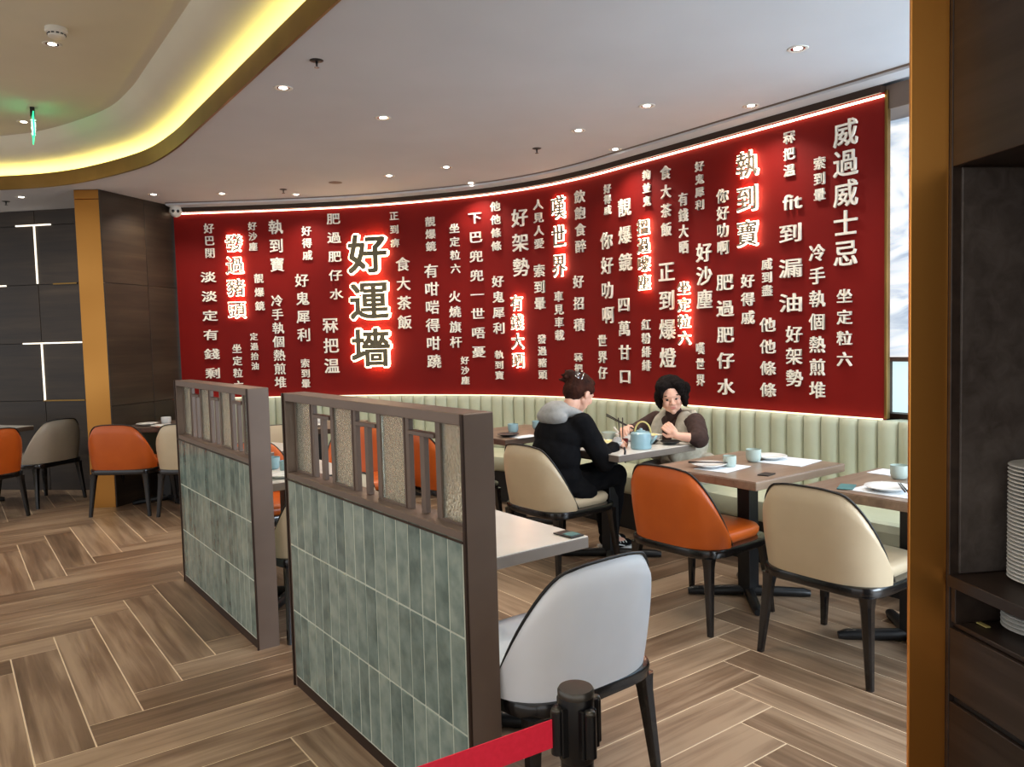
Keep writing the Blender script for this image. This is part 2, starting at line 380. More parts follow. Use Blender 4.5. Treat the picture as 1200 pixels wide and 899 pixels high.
# ---- left hand dark walls
def wallpanels(name, p0, p1, z1, cols, rows, mat, lab, th=.1, depth=.018):
    """veneered wall of separate panels; p0->p1 runs left to right seen from the room"""
    p0, p1 = Vector(p0), Vector(p1); d = (p1-p0); Ln = d.length; d = d/Ln; n = Vector((d.y, -d.x)); a = math.atan2(d.y, d.x)
    b = bmesh.new(); box(b, (Ln/2, th/2+.004, z1/2), (Ln, th, z1))
    w_ = struct(fin(b, name, M['benchdark'], None, (p0.x, p0.y, 0), (0, 0, a)), lab)
    for i in range(len(cols)-1):
        for j in range(len(rows)-1):
            wd, ht = cols[i+1]-cols[i], rows[j+1]-rows[j]
            b = bmesh.new(); box(b, (0, 0, 0), (wd-.005, depth, ht-.005), bev=.0015)
            fin(b, 'wall_panel', mat, w_, (cols[i]+wd/2, -depth/2+.006, rows[j]+ht/2))
    return w_, a, n
PW0, PW1 = (1.244, 8.036), (2.133, 8.734)
plen = (Vector(PW1)-Vector(PW0)).length
wl, wa, wn = wallpanels('wall_left', PW0, PW1, 2.96, [0, .563, plen+.03], [0, .955, 2.107, 2.96], M['darkwood'], 'dark brown veneer wall between the gold column and the red wall')
BW0, BW1 = (-3.0, 13.42), (1.72, 8.70)
blen = (Vector(BW1)-Vector(BW0)).length
wallpanels('wall_far_left', BW0, BW1, 2.96, [0, 1.9, 3.1, 4.3, 5.475, 6.675], [0, .96, 1.57, 2.185, 2.8, 2.96], M['darkwood'], 'dark brown veneer wall behind the far left tables')

def bw(u, off=0):
    d = (Vector(BW1)-Vector(BW0)).normalized(); n = Vector((d.y, -d.x)); return Vector(BW0)+d*u+n*off
ba = math.atan2(BW1[1]-BW0[1], BW1[0]-BW0[0])
for (u0, z0, u1, z1, mt, lb) in ((5.263, 2.803, 5.67, 2.803, 'stripl', 'upper horizontal light strip of the upper T shape'), (5.477, 2.195, 5.477, 2.80, 'stripl', 'vertical light strip of the upper T shape'),
        (4.3, 2.185, 5.104, 2.185, 'stripl', 'light strip at the left edge of the picture'), (5.66, 2.186, 5.935, 2.186, 'gold', 'short gold strip beside the gold column'),
        (5.263, 1.57, 5.95, 1.57, 'stripl', 'upper bar of the lower light strip figure'), (5.481, .966, 5.481, 1.57, 'stripl', 'vertical light strip of the lower figure'), (5.463, .963, 5.95, .963, 'gold', 'gold strip low on the dark wall')):
    p = bw((u0+u1)/2, .022); ln = max(abs(u1-u0), .014); h = max(abs(z1-z0), .014)
    b = bmesh.new(); box(b, (0, 0, 0), (ln, .012, h))
    struct(fin(b, 'trim_8', M[mt], None, (p.x, p.y, (z0+z1)/2), (0, 0, ba)), lb+' on the far left wall')
# gold column at the left
b = bmesh.new()
d = (Vector((1.244, 8.036))-Vector((1.061, 8.158))).normalized(); a = math.atan2(d.y, d.x)
n = Vector((-d.y, d.x)); wc = .22
for k, (z0, z1) in enumerate(((0, 2.87), (2.874, 2.958))): box(b, (wc/2, .03, (z0+z1)/2), (wc, .06, z1-z0), bev=.002)
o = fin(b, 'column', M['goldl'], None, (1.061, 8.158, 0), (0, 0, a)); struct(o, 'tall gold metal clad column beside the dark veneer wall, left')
# ---- window wall on the right, past the end of the red wall
WX = 4.85
def sbox(name, c, dm, mat, lab, kind=True, bev=.003, parent=None, rz=0):
    b = bmesh.new(); box(b, (0, 0, 0), dm, bev=bev); o = fin(b, name, mat, parent, c, (0, 0, rz))
    if kind: struct(o, lab)
    return o
win = empty('window_1', (WX, .4, 0)); struct(win, 'tall window with a backlit marbled blind behind the end of the red wall')
sbox('window_frame', (0.0, -.0, 2.91), (.14, 4.6, .12), M['bronze'], 0, False, parent=win)
sbox('window_frame', (0.0, 0, 1.30), (.07, 4.6, .028), M['bronze'], 0, False, parent=win)
sbox('window_frame', (0.0, 0, .948), (.16, 4.6, .03), M['bronzed'], 0, False, parent=win)
for y in (2.26, 2.145, .9, -.4, -1.7): sbox('mullion', (-.01, y, 1.12), (.05, .035 if y != 2.26 else .03, .34), M['bronzed'] if y == 2.145 else M['bronze'], 0, False, parent=win)
sbox('blind', (.02, 0, 2.085), (.01, 4.6, 1.53), M['blind'], 0, False, parent=win)
sbox('pane', (.02, 0, 1.125), (.01, 4.6, .33), M['pane'], 0, False, parent=win)
sbox('wall_right', (WX+.06, .4, .465), (.1, 4.6, .93), M['darkwood'], 'low wall under the window')
sbox('wall_right_end', (WX+.06, 5.5, 1.48), (.1, 5.6, 2.96), M['darkwood'], 'wall behind the red feature wall')
# header beam running from the red wall's end to the window
sbox('trim_9', (4.74, 2.43, 2.86), (.30, .30, .14), M['bronze'], 'bronze box beam from the red wall end to the window')
# ================================================================ LETTERING
PH = [
('好巴閉',0.369,2.709,0.375,2.457,0.099,0.101,'w'),
('發過豬頭',0.634,2.548,0.631,1.861,0.176,0.180,'g'),
('淡淡定有錢剩',0.337,2.209,0.345,1.209,0.107,0.154,'w'),
('好沙塵',0.831,2.717,0.830,2.507,0.083,0.086,'w'),
('靚爆鏡',0.874,2.180,0.871,1.896,0.092,0.095,'w'),
('坐定粒六',0.600,1.459,0.614,1.077,0.094,0.095,'w'),
('定過抬油',0.793,1.579,0.794,1.273,0.076,0.077,'w'),
('執到寶',1.076,2.699,1.075,2.315,0.140,0.145,'w'),
('冷手執個熱煎堆',1.052,1.943,1.060,1.097,0.115,0.118,'w'),
('好得戚',1.400,2.647,1.401,2.400,0.096,0.100,'w'),
('好鬼犀利',1.325,2.145,1.333,1.584,0.132,0.136,'w'),
('索到暈',1.329,1.290,1.327,1.079,0.089,0.091,'w'),
('肥過肥仔水',1.691,2.758,1.693,1.993,0.108,0.137,'w'),
('冧把温',1.611,1.674,1.616,1.256,0.150,0.156,'w'),
('好運墻',2.065,2.380,2.065,1.432,0.373,0.400,'b'),
('正到痹',2.352,2.749,2.345,2.480,0.085,0.093,'w'),
('食大茶飯',2.425,2.263,2.428,1.683,0.133,0.145,'w'),
('靚爆鏡',2.740,2.665,2.744,2.422,0.092,0.103,'w'),
('有咁啱得咁蹺',2.735,2.180,2.737,1.283,0.131,0.146,'w'),
('坐定粒六',3.002,2.579,3.004,2.189,0.091,0.102,'w'),
('火燒旗杆',2.987,1.916,2.980,1.469,0.109,0.121,'w'),
('下巴兜兜一世唔憂',3.227,2.662,3.235,1.369,0.107,0.140,'w'),
('他他條條',3.455,2.748,3.460,2.376,0.088,0.104,'w'),
('好鬼犀利',3.462,2.039,3.465,1.592,0.106,0.124,'w'),
('執到寶',3.455,1.338,3.453,1.140,0.078,0.091,'w'),
('好沙塵',3.074,1.287,3.074,1.090,0.076,0.084,'w'),
('好架勢',3.728,2.614,3.727,2.154,0.162,0.173,'w'),
('人見人愛',3.941,2.710,3.940,2.355,0.089,0.107,'w'),
('索到暈',3.936,2.107,3.934,1.808,0.114,0.122,'w'),
('嘆世界',4.185,2.648,4.179,2.135,0.197,0.161,'g'),
('飲飽食醉',4.430,2.712,4.428,2.282,0.107,0.116,'w'),
('有錢大晒',3.678,1.822,3.674,1.283,0.145,0.135,'g'),
('發過豬頭',3.947,1.478,3.946,1.149,0.083,0.089,'w'),
('車見車載',4.154,1.859,4.154,1.509,0.093,0.101,'w'),
('好招積',4.392,1.976,4.394,1.596,0.109,0.117,'w'),
('冧把温',4.373,1.309,4.375,1.111,0.076,0.087,'w'),
('好得戚',4.761,2.726,4.766,2.549,0.074,0.078,'w'),
('靚爆鏡',4.971,2.541,4.957,2.093,0.139,0.139,'w'),
('夠並鬼',5.216,2.757,5.217,2.552,0.077,0.079,'w'),
('搵過嚟塵',5.185,2.349,5.189,1.913,0.122,0.131,'g'),
('你好叻啊',4.749,2.296,4.737,1.669,0.140,0.135,'w'),
('四萬甘口',4.937,1.748,4.938,1.152,0.121,0.132,'w'),
('世界仔',4.666,1.450,4.667,1.175,0.103,0.099,'w'),
('紅粉緋緋',5.186,1.574,5.183,1.246,0.086,0.089,'w'),
('食大茶飯',5.420,2.738,5.417,2.304,0.101,0.097,'w'),
('有錢大晒',5.593,2.508,5.591,2.149,0.096,0.084,'w'),
('好鬼犀利',5.754,2.722,5.750,2.441,0.071,0.076,'w'),
('你好叻啊',5.963,2.473,5.958,2.106,0.097,0.098,'w'),
('正到爆燈',5.419,1.979,5.407,1.309,0.153,0.156,'w'),
('坐定粒六',5.599,1.838,5.596,1.461,0.100,0.123,'g'),
('好沙塵',5.788,2.089,5.783,1.745,0.135,0.136,'w'),
('嘆世界',5.738,1.382,5.739,1.145,0.086,0.073,'w'),
('肥過肥仔水',5.975,1.857,5.970,1.102,0.114,0.141,'w'),
('執到寶',6.185,2.652,6.181,2.177,0.176,0.177,'g'),
('冧把温',6.508,2.765,6.505,2.551,0.077,0.080,'w'),
('索到暈',6.727,2.555,6.725,2.357,0.078,0.078,'w'),
('威過威士忌',6.908,2.705,6.896,1.968,0.157,0.153,'w'),
('fit',6.528,2.347,6.528,2.347,0.111,0.198,'w'),
('到漏油',6.513,2.139,6.513,1.681,0.121,0.168,'w'),
('威到盡',6.330,1.954,6.328,1.774,0.075,0.078,'w'),
('好得戚',6.170,1.851,6.170,1.597,0.092,0.104,'w'),
('他他條條',6.333,1.540,6.330,1.093,0.094,0.117,'w'),
('好架勢',6.537,1.472,6.535,1.180,0.108,0.116,'w'),
('冷手執個熱煎堆',6.708,1.991,6.703,1.108,0.105,0.106,'w'),
('坐定粒六',6.898,1.704,6.891,1.309,0.088,0.097,'w'),
]
HINT = ['small, highest at the left end of the red wall', 'glowing backlit with grey faces, near the left end of the red wall', 'wide, lowest at the left end of the red wall', 'tiny, high just right of the glowing left phrase', 'small, halfway up just right of the glowing left phrase', 'small, below the glowing left phrase, partly behind the divider', 'tiny, low between the glowing left phrase and the long seven character one', 'medium, third column from the left with thin strokes', 'long seven characters, left part of the wall', 'small thin, high to the left of the big dark lettering', 'medium, four characters halfway up left of the big dark lettering', 'small bold, low above the near divider', 'wide spaced, directly left of the big dark lettering', 'large, under the wide spaced phrase left of the big dark lettering',
 'huge dark characters outlined by white light, largest on the wall', 'tiny, top right of the huge dark characters', 'medium, directly right of the huge dark characters', 'small, top, second column right of the huge dark characters', 'six medium characters, second column right of the huge dark characters', 'small, in the column right of the six medium characters, upper', 'medium, under the small four characters, middle of the wall', 'eight wide characters, longest in the middle of the wall', 'small, touching the top edge in the middle of the wall', 'bold, below the small top phrase, left of the glowing middle one', 'tiny, lowest left of the glowing middle phrase', 'tiny, low between two long middle columns',
 'large bold, directly above the glowing middle phrase', 'small bold, top, left of the glowing large three characters', 'medium, under the small bold phrase, left of the glowing three characters', 'large glowing backlit three characters above the seated black-clad person', 'bold, top, right of the large glowing three characters', 'glowing backlit four characters in the middle of the wall', 'small, low above the seated person, left', 'small bold, directly below the large glowing three characters', 'medium, wide spaced, right of the large glowing three characters', 'tiny, lowest, just above the seated person\'s hair', 'tiny, top, left of the large thin column', 'large thin, top centre right of the wall', 'tiny, top, above the white-hot glowing four characters', 'white-hot glowing four characters right of centre', 'large, below the tiny top phrase, right of centre', 'large, ends just left of the woman\'s hair with a square character', 'medium, lowest between the two seated people', 'small, low under the white-hot glowing phrase', 'medium, top, right of the white-hot glowing phrase', 'thin, upper, in the column right of the medium top phrase', 'tiny, top, above the large bold three characters right', 'medium, upper, directly left of the brightest glowing phrase',
 'large, directly above the woman\'s head', 'glowing four wavy characters right above the woman', 'large bold, right part of the wall beside the glowing wavy phrase', 'small, low, right of the woman\'s head', 'long wide spaced five characters in the right part', 'brightest glowing backlit three large characters at the right', 'small thin, top right, right of the brightest glowing phrase', 'small, upper right, directly left of the largest white characters', 'five largest white characters at the right end', 'Latin letters, thin rounded, upper right', 'large rounded, directly below the Latin letters', 'tiny blocky, between the brightest phrase and the rounded one', 'medium thin, below the brightest glowing phrase', 'medium, low, right part, third column from the right end', 'bold, lowest under the rounded phrase', 'long seven bold characters near the right end', 'medium, lowest at the right end under the largest white characters']
cache = {}
def glyph(ch, off, ext, mat, key):
    k = (ch, key)
    if k not in cache:
        c = bpy.data.curves.new('t', 'FONT'); c.body = ch; c.extrude = ext; c.resolution_u = 2
        c.fill_mode = 'BOTH'
        o = bpy.data.objects.new('t', c); C.objects.link(o); bpy.context.view_layer.update()
        me = bpy.data.meshes.new_from_object(o.evaluated_get(bpy.context.evaluated_depsgraph_get()))
        bpy.data.objects.remove(o); bpy.data.curves.remove(c)
        xs = [v.co.x for v in me.vertices]; cx = .5 if len(ch) == 1 else (min(xs)+max(xs))/2
        for v in me.vertices: v.co.x -= cx; v.co.y -= .37 if len(ch) == 1 else .36
        # a bolder face: the strokes are widened by overlaid shifted copies
        nn_ = 8 if off > .025 else 4; bb = bmesh.new()
        for q in range(nn_):
            t = 2*PI*(q+.5)/nn_; n0 = len(bb.verts); bb.from_mesh(me); bb.verts.ensure_lookup_table()
            for v in bb.verts[n0:]: v.co += Vector((off*math.cos(t)*1.2, off*math.sin(t)*1.2, .006*q))
        bb.to_mesh(me); bb.free()
        me.materials.clear(); me.materials.append(mat); cache[k] = me
    return cache[k]
for i, (txt, s0, z0, s1, z1, hz, ws_, kind) in enumerate(PH):
    chars = ['fit'] if txt == 'fit' else list(txt)
    sm = (s0+s1)/2; p, d, n = wpt(sm)
    base = empty('wall_lettering', (p.x, p.y, (z0+z1)/2))
    R3 = Matrix(((d.x, 0, n.x), (d.y, 0, n.y), (0, 1, 0)))
    base.matrix_world = Matrix.Translation((p.x, p.y, (z0+z1)/2)) @ R3.to_4x4()
    tag(base, 'lettering "%s": %s' % (txt, HINT[i]), 'lettering', 'raised phrases on the red wall')
    sx, sy = ws_/.92, hz/.92
    if txt == 'fit': sx, sy = .17, .14
    for j, ch in enumerate(chars):
        y = 0 if len(chars) == 1 else (z0-z1)/2-(z0-z1)*j/(len(chars)-1)
        x = 0
        if kind == 'w':
            o = link('character', glyph(ch, .011, .08, M['letter'], 'w'), base); o.location = (x, y, .012); o.scale = (sx, sy, .09)
        elif kind == 'g':
            o = link('character', glyph(ch, .007, .08, M['letterg'], 'g'), base); o.location = (x, y, .036); o.scale = (sx*.94, sy*.94, .07)
            h = link('halo_light', glyph(ch, .0245, .05, M['halo'], 'h'), base); h.location = (x, y, .022); h.scale = (sx*1.0, sy*1.0, .1)
            h['label'] = 'glowing white light behind the character'
        else:
            o = link('character', glyph(ch, .0235, .08, M['letterd'], 'bd'), base); o.location = (x, y, .062); o.scale = (sx, sy, .12)
            o['label'] = 'dark olive character face'
            h = link('halo_light', glyph(ch, .05, .05, M['halob'], 'bh'), base); h.location = (x, y, .040); h.scale = (sx*1.0, sy*1.0, .24)
            h['label'] = 'glowing white outline of the character'
# ================================================================ BANQUETTE
bq = empty('banquette', (4.2, 3.5, 0)); tag(bq, 'long curved banquette bench in sage green leather under the red wall', 'bench')
def bfin(bm, name, mat, **k):
    for v in bm.verts: v.co -= Vector((4.2, 3.5, 0))
    return fin(bm, name, mat, bq, **k)
b = bmesh.new(); sweep(b, [(.10, .30), (.10, .45), (.50, .452), (.535, .44), (.545, .40), (.535, .335), (.51, .31)], .0, WS[-1], .12); bfin(b, 'seat', M['bench'], smooth=True, auto=50)
b = bmesh.new(); sweep(b, [(.02, .0), (.02, .31), (.40, .31), (.40, .0)], .0, WS[-1], .2); bfin(b, 'plinth', M['benchdark'])
b = bmesh.new(); sweep(b, [(.004, .2), (.004, .944), (.052, .944), (.052, .2)], .0, WS[-1], .12); bfin(b, 'backboard', M['bench'], smooth=True, auto=40)
b = bmesh.new(); sweep(b, [(.012, .945), (.012, .951), (.035, .951), (.035, .945)], .0, WS[-1], .12)
o = bfin(b, 'ledge_light', M['ledledge']); o['label'] = 'warm light line along the top of the bench back'
CHW = .125; nch = int((WS[-1]+.6)/CHW)
# continue the bench a little past the wall's end towards the window
WC_end, dend = WC[-1], (WC[-1]-WC[-2]).normalized(); nend = Vector((dend.y, -dend.x))
def wpt2(s, off):
    if s <= WS[-1]: return wpt(s, off)[0]
    return WC_end+dend*(s-WS[-1])+nend*off
for q in range(nch+6):
    s0 = .01+q*CHW; b = bmesh.new(); cols = []
    for (u, o1) in ((.0015, .062), (.016, .080), (.0625, .088), (.109, .080), (CHW-.0015, .062)):
        ring = []
        for (z, k) in ((.43, 1), (.80, 1), (.90, .96), (.935, .75), (.945, .25)):
            p = wpt2(s0+u, .05+(o1-.05)*k); ring.append(b.verts.new((p.x, p.y, z)))
        p = wpt2(s0+u, .048); ring.append(b.verts.new((p.x, p.y, .945))); cols.append(ring)
    for a, c in zip(cols, cols[1:]):
        for k in range(5): b.faces.new((a[k], c[k], c[k+1], a[k+1]))
    bfin(b, 'back_channel', M['bench'], smooth=True)
# bench extension under the window
for nm, prof, mt in (('seat_end', [(.10, .30), (.10, .45), (.50, .452), (.535, .44), (.545, .40), (.535, .335), (.51, .31)], 'bench'), ('plinth_end', [(.02, 0), (.02, .31), (.40, .31), (.40, 0)], 'benchdark'), ('backboard_end', [(-.2, .2), (-.2, .93), (.052, .944), (.052, .2)], 'bench')):
    b = bmesh.new(); rr = []
    for s in (WS[-1], WS[-1]+1.5):
        rr.append([b.verts.new((*(wpt2(s, o_)), z)) for o_, z in prof])
    for k in range(len(prof)): b.faces.new((rr[0][k], rr[0][(k+1) % len(prof)], rr[1][(k+1) % len(prof)], rr[1][k]))
    b.faces.new(rr[1]); bfin(b, nm, M[mt])
# ================================================================ DIVIDERS
def divider(yn, label):
    """tiled half-height screen standing along Y; yn = near end"""
    LD, X1, X2, HT = 1.435, 0.0, .102, 1.288
    D = empty('divider_screen', (1.171, yn, 0)); tag(D, label, 'divider', 'tiled screens between the tables')
    def P(name, c, dm, mat, bev=.002, lab=None, par=None):
        b = bmesh.new(); box(b, (0, 0, 0), dm, bev=bev); o = fin(b, name, mat, par or D, c)
        if lab: o['label'] = lab
        return o
    cx = (X1+X2)/2
    P('end_post', (cx, .012, HT/2), (.102, .024, HT), M['bronze'])
    P('end_post', (cx, LD-.012, HT/2), (.102, .024, HT), M['bronze'])
    P('top_rail', (cx, LD/2, HT-.017), (.102, LD-.05, .034), M['bronze'])
    P('middle_rail', (cx, LD/2, .933), (.100, LD-.05, .026), M['bronze'])
    P('base_rail', (cx, LD/2, .025), (.100, LD-.05, .05), M['bronzed'])
    P('edge_strip', (-.003, .006, HT/2), (.008, .012, HT), M['bronzed'], .001)
    P('edge_strip', (-.003, LD-.006, HT/2), (.008, .012, HT), M['bronzed'], .001)
    P('edge_strip', (-.003, LD/2, .918), (.008, LD-.03, .006), M['bronzed'], .001)
    P('core_panel', (cx-.0017, LD/2, .485), (.0985, LD-.05, .87), M['tilegrout'], .001, 'grouted panel carrying the tiles')
    n = 17; y0, y1 = .026, LD-.026; tw = (y1-y0)/n
    b = bmesh.new(); box(b, (0, 0, 0), (.010, tw-.0065, .2845), bev=.002); tm = None
    for r in range(3):
        for k in range(n):
            if tm is None: o = fin(b, 'tile', M['tile'], D); tm = o.data
            else: o = link('tile', tm, D)
            o.location = (.003+random.uniform(-.0007, .0007), y0+tw*(k+.5), .055+.1435+r*.2905)
    yl, yh = .024, LD-.024; p, g = .182, (yh-yl-4*.182)/3
    z0, z1 = .946, HT-.034
    for i in range(4):
        a = yl+i*(p+g)
        gl = P('glass_pane', (cx, a+p/2, (z0+z1)/2), (.012, p-.016, z1-z0-.016), M['glass'], .001)
        b = bmesh.new()
        for (yy, zz, dy, dz) in ((a+.004, (z0+z1)/2, .008, z1-z0), (a+p-.004, (z0+z1)/2, .008, z1-z0), (a+p/2, z0+.004, p-.016, .008), (a+p/2, z1-.004, p-.016, .008)):
            box(b, (cx, yy, zz), (.024, dy, dz))
        fin(b, 'glass_bead', M['bronze'], D)
    for i in range(3):
        a = yl+p+i*(p+g); bw_ = .026
        P('slat', (cx, a+bw_/2, (z0+z1)/2), (.018, bw_, z1-z0), M['bronze'], .001)
        P('slat', (cx, a+g-bw_/2, (z0+z1)/2), (.018, bw_, z1-z0), M['bronze'], .001)
        zc = z1-.052
        P('crossbar', (cx, a+g/2, zc), (.03, g-2*bw_, .014), M['bronze'], .001)
        P('slat', (cx, a+g/2, (z0+zc)/2-.003), (.018, .028, zc-z0-.01), M['bronze'], .001)
    return D
divider(1.828, 'nearest tiled divider screen, large in front of the white table')
divider(3.735, 'further tiled divider screen on the left, standing in line behind the near one')
# ================================================================ CHAIRS
def sq(t, e): return math.copysign(abs(t)**e, t)
def chair_meshes():
    out = {}
    NU, NV = 30, 10; a, bb = .276, .262
    def path(u):
        ph = u*math.radians(79)
        return Vector((a*sq(math.sin(ph), .60), -bb*sq(math.cos(ph), .60)))
    def top(u):
        t = min(1, abs(u)); k = max(0, (t-.22)/.78)
        return .828-.010*min(1, t/.22)**2-.385*k**1.75
    def pt(u, v, off):
        p = path(u); q = path(min(1, u+.01))-path(max(-1, u-.01)); q.normalize(); n = Vector((q.y, -q.x))   # outward
        z0 = .425; z = z0+(top(u)-z0)*v
        hgt = (z-z0)/.38
        flare = .012*hgt; belly = .008*math.sin(min(1, hgt)*PI)
        pp = p+n*(off+flare+belly)
        if abs(u) > .8: pp.y -= .0
        return Vector((pp.x, pp.y-.03*hgt, z))
    def offs(v): return .022*min(1, ((1-v)*9)**.5) if v < 1 else .0
    b = bmesh.new(); G = []
    for i in range(NU+1):
        u = -1+2*i/NU; e = min(1, ((1-abs(u))*14)**.5) if abs(u) < 1 else .15
        col = [pt(u, v, offs(v)*e) for v in [k/NV for k in range(NV)]]+[pt(u, 1, .004*e)]+[pt(u, 1, -.004*e)]+[pt(u, v, -offs(v)*e) for v in [k/NV for k in range(NV-1, -1, -1)]]
        G.append([b.verts.new(c) for c in col])
    for g, h in zip(G, G[1:]):
        m = len(g)
        for k in range(m): b.faces.new((g[k], h[k], h[(k+1) % m], g[(k+1) % m]))
    b.faces.new(G[0]); b.faces.new(G[-1][::-1])
    out['back'] = b
    b = bmesh.new(); pts = [pt(u, 1, .008)+Vector((0, 0, .001)) for u in [-1+2*i/36 for i in range(37)]]; tube(b, pts, .0052, 6); out['pipe'] = b
    def slab(zs, ax, ay0, ay1, e=.45, n=36):
        b = bmesh.new(); rings = []
        for (z, ins) in zs:
            ring = []
            for k in range(n):
                t = 2*PI*k/n; c, s = sq(math.cos(t), e), sq(math.sin(t), e)
                ring.append(b.verts.new(((ax-ins)*c, ((ay1-ins) if s > 0 else (ay0-ins))*s, z)))
            rings.append(ring)
        for r1, r2 in zip(rings, rings[1:]):
            for k in range(n): b.faces.new((r1[k], r1[(k+1) % n], r2[(k+1) % n], r2[k]))
        b.faces.new(rings[0][::-1]); b.faces.new(rings[-1]); return b
    out['seat'] = slab([(.425, .012), (.44, .002), (.462, 0), (.478, .010), (.487, .035), (.490, .10)], .250, .222, .268)
    out['frame'] = slab([(.378, .012), (.384, .004), (.415, 0), (.424, .004), (.426, .012)], .290, .285, .280, .42)
    def leg(sx, sy):
        b = bmesh.new(); rings = []
        for (t, hw) in ((0, .031), (.05, .028), (.14, .024), (.5, .0195), (1, .014)):
            cx = sx*(.234+.032*t); cy = sy*(.228+.034*t); z = .385*(1-t)
            rings.append([b.verts.new((cx+x_*hw, cy+y_*hw, z)) for x_, y_ in ((-1, -.6), (-.6, -1), (.6, -1), (1, -.6), (1, .6), (.6, 1), (-.6, 1), (-1, .6))])
        for r1, r2 in zip(rings, rings[1:]):
            for k in range(8): b.faces.new((r1[k], r1[(k+1) % 8], r2[(k+1) % 8], r2[k]))
        b.faces.new(rings[0]); b.faces.new(rings[-1][::-1]); return b
    out['legs'] = [leg(sx, sy) for sx in (-1, 1) for sy in (-1, 1)]
    return out
def make_chair(mat, seatmat=None):
    q = chair_meshes(); r = empty('dining_chair')
    bk = fin(q['back'], 'backrest', mat, r, smooth=True, auto=60)
    fin(q['pipe'], 'piping', M['piping'], bk, smooth=True)
    fin(q['seat'], 'seat', seatmat or mat, r, smooth=True, auto=50)
    fin(q['frame'], 'seat_frame', M['blackwood'], r, smooth=True, auto=40)
    for l in q['legs']: fin(l, 'leg', M['blackwood'], r, smooth=True, auto=40)
    return r
protos = {}
def chair(kind, x, y, deg, label, group='upholstered dining chairs'):
    if kind not in protos: c = protos[kind] = make_chair(M[kind])
    else: c = copy_tree(protos[kind])
    c.location = (x, y, 0); c.rotation_euler = (0, 0, math.radians(deg)); tag(c, label, 'chair', group); return c
chair('white', 1.572, 2.0, 1, 'white leather dining chair in front, back turned to us beside the black barrier post')
chair('orange', 3.22, 2.72, -88, 'orange leather dining chair pushed up to the wood-topped table on the right')
chair('cream', 3.27, 1.92, -90, 'cream leather dining chair at the rightmost table beside the gold column')
chair('cream', 3.20, 3.86, -88, 'cream leather dining chair occupied by the person in black')
chair('orange', .19, 8.27, 33, 'orange leather dining chair cut by the left edge of the picture')
chair('greyl', .72, 8.84, 35, 'grey-beige leather dining chair at the far left table')
chair('orange', 1.36, 7.76, -38, 'orange leather dining chair left of the further tiled screen')
chair('cream', 1.83, 7.32, -40, 'cream leather dining chair half hidden behind the left end of the further screen')
chair('cream', 1.57, 3.99, 3, 'cream leather dining chair seen in the gap between the two tiled screens')
chair('orange', 1.64, 5.02, 180, 'orange leather dining chair facing us, seen in the gap between the screens')
chair('orange', 3.05, 4.93, -90, 'orange leather dining chair seen through the openwork near the end post of the near screen')
chair('orange', 2.52, 5.32, 160, 'orange leather dining chair facing us through the middle opening of the near screen')
chair('cream', 2.12, 5.98, 160, 'cream leather dining chair facing us through the far opening of the near screen')
# ================================================================ TABLES
def table(x, y, w, d, label, top='tabwood', edge='tabwood', deg=0, th=.042, h=.75, base=True, cx=0, cy=0):
    T = empty('dining_table', (x, y, 0), math.radians(deg)); tag(T, label, 'table', 'restaurant tables')
    b = bmesh.new(); box(b, (0, 0, h-th/2-.001), (w, d, th), bev=.003); fin(b, 'tabletop', M[edge], T)
    b = bmesh.new(); box(b, (0, 0, h), (w-.004, d-.004, .004), bev=.001); o = fin(b, 'top_surface', M[top], T)
    if base:
        b = bmesh.new(); box(b, (cx, cy, .37), (.082, .082, .68), bev=.004); fin(b, 'pedestal', M['blackmetal'], T)
        b = bmesh.new(); box(b, (cx, cy, h-th-.012), (.4, .4, .012), bev=.002); fin(b, 'mounting_plate', M['blackmetal'], T)
        for k in range(4):
            a = PI/4+k*PI/2; b = bmesh.new()
            tube(b, [(cx+.03*math.cos(a), cy+.03*math.sin(a), .036), (cx+.30*math.cos(a), cy+.30*math.sin(a), .028), (cx+.335*math.cos(a), cy+.335*math.sin(a), .024)], [.03, .026, .018], 10)
            fin(b, 'foot', M['blackmetal'], T, smooth=True, auto=50)
    return T
table(1.595, 2.445, .63, .61, 'white-topped table with a grey edge behind the near screen', 'tabwhite', 'tabgrey')
table(3.61, 2.70, .80, .70, 'wood-topped table set with two cups and two plates, right of centre', 'tabwood', 'tabwood')
table(3.65, 1.80, .72, .72, 'wood-topped table in bluish daylight at the right beside the gold column', 'tabwood', 'tabwood')
table(3.70, 3.78, .72, .66, 'white-topped table with food between the two seated people', 'tabwhite', 'tabgrey', cx=-.13)
table(3.66, 4.93, .74, .70, 'wood-topped table by the bench behind the person in black', 'tabwood', 'tabwood_dark')
table(1.60, 4.42, .63, .66, 'white-topped table with blue cups seen between the two screens', 'tabwhite', 'tabgrey')
table(2.75, 6.75, .70, .70, 'table with white cups glimpsed through the near screen', 'tabwood', 'tabwood_dark', 45)
table(1.84, 5.52, .50, .44, 'white-topped table glimpsed through the near screen in front of the cream chair', 'tabwhite', 'tabgrey', 20)
table(1.72, 8.05, .66, .62, 'table with white plates behind the orange chair left of the further screen', 'tabwood_dark', 'tabwood_dark', 50)
table(.1, 9.25, .7, 1.1, 'table at the far left edge with white tableware', 'tabwhite', 'tabwood_dark', 35)
# card holder on the front white table
b = bmesh.new(); box(b, (0, 0, .003), (.066, .1, .005), bev=.001); o = fin(b, 'table_card', M['dplastic'], None, (1.862, 2.20, .753), (0, 0, .05))
b = bmesh.new(); box(b, (0, 0, .0065), (.05, .05, .0015)); q = fin(b, 'printed_label', M['teal'], o, (0, -.015, 0)); tag(o, 'small dark card tag on the corner of the white front table', 'card')
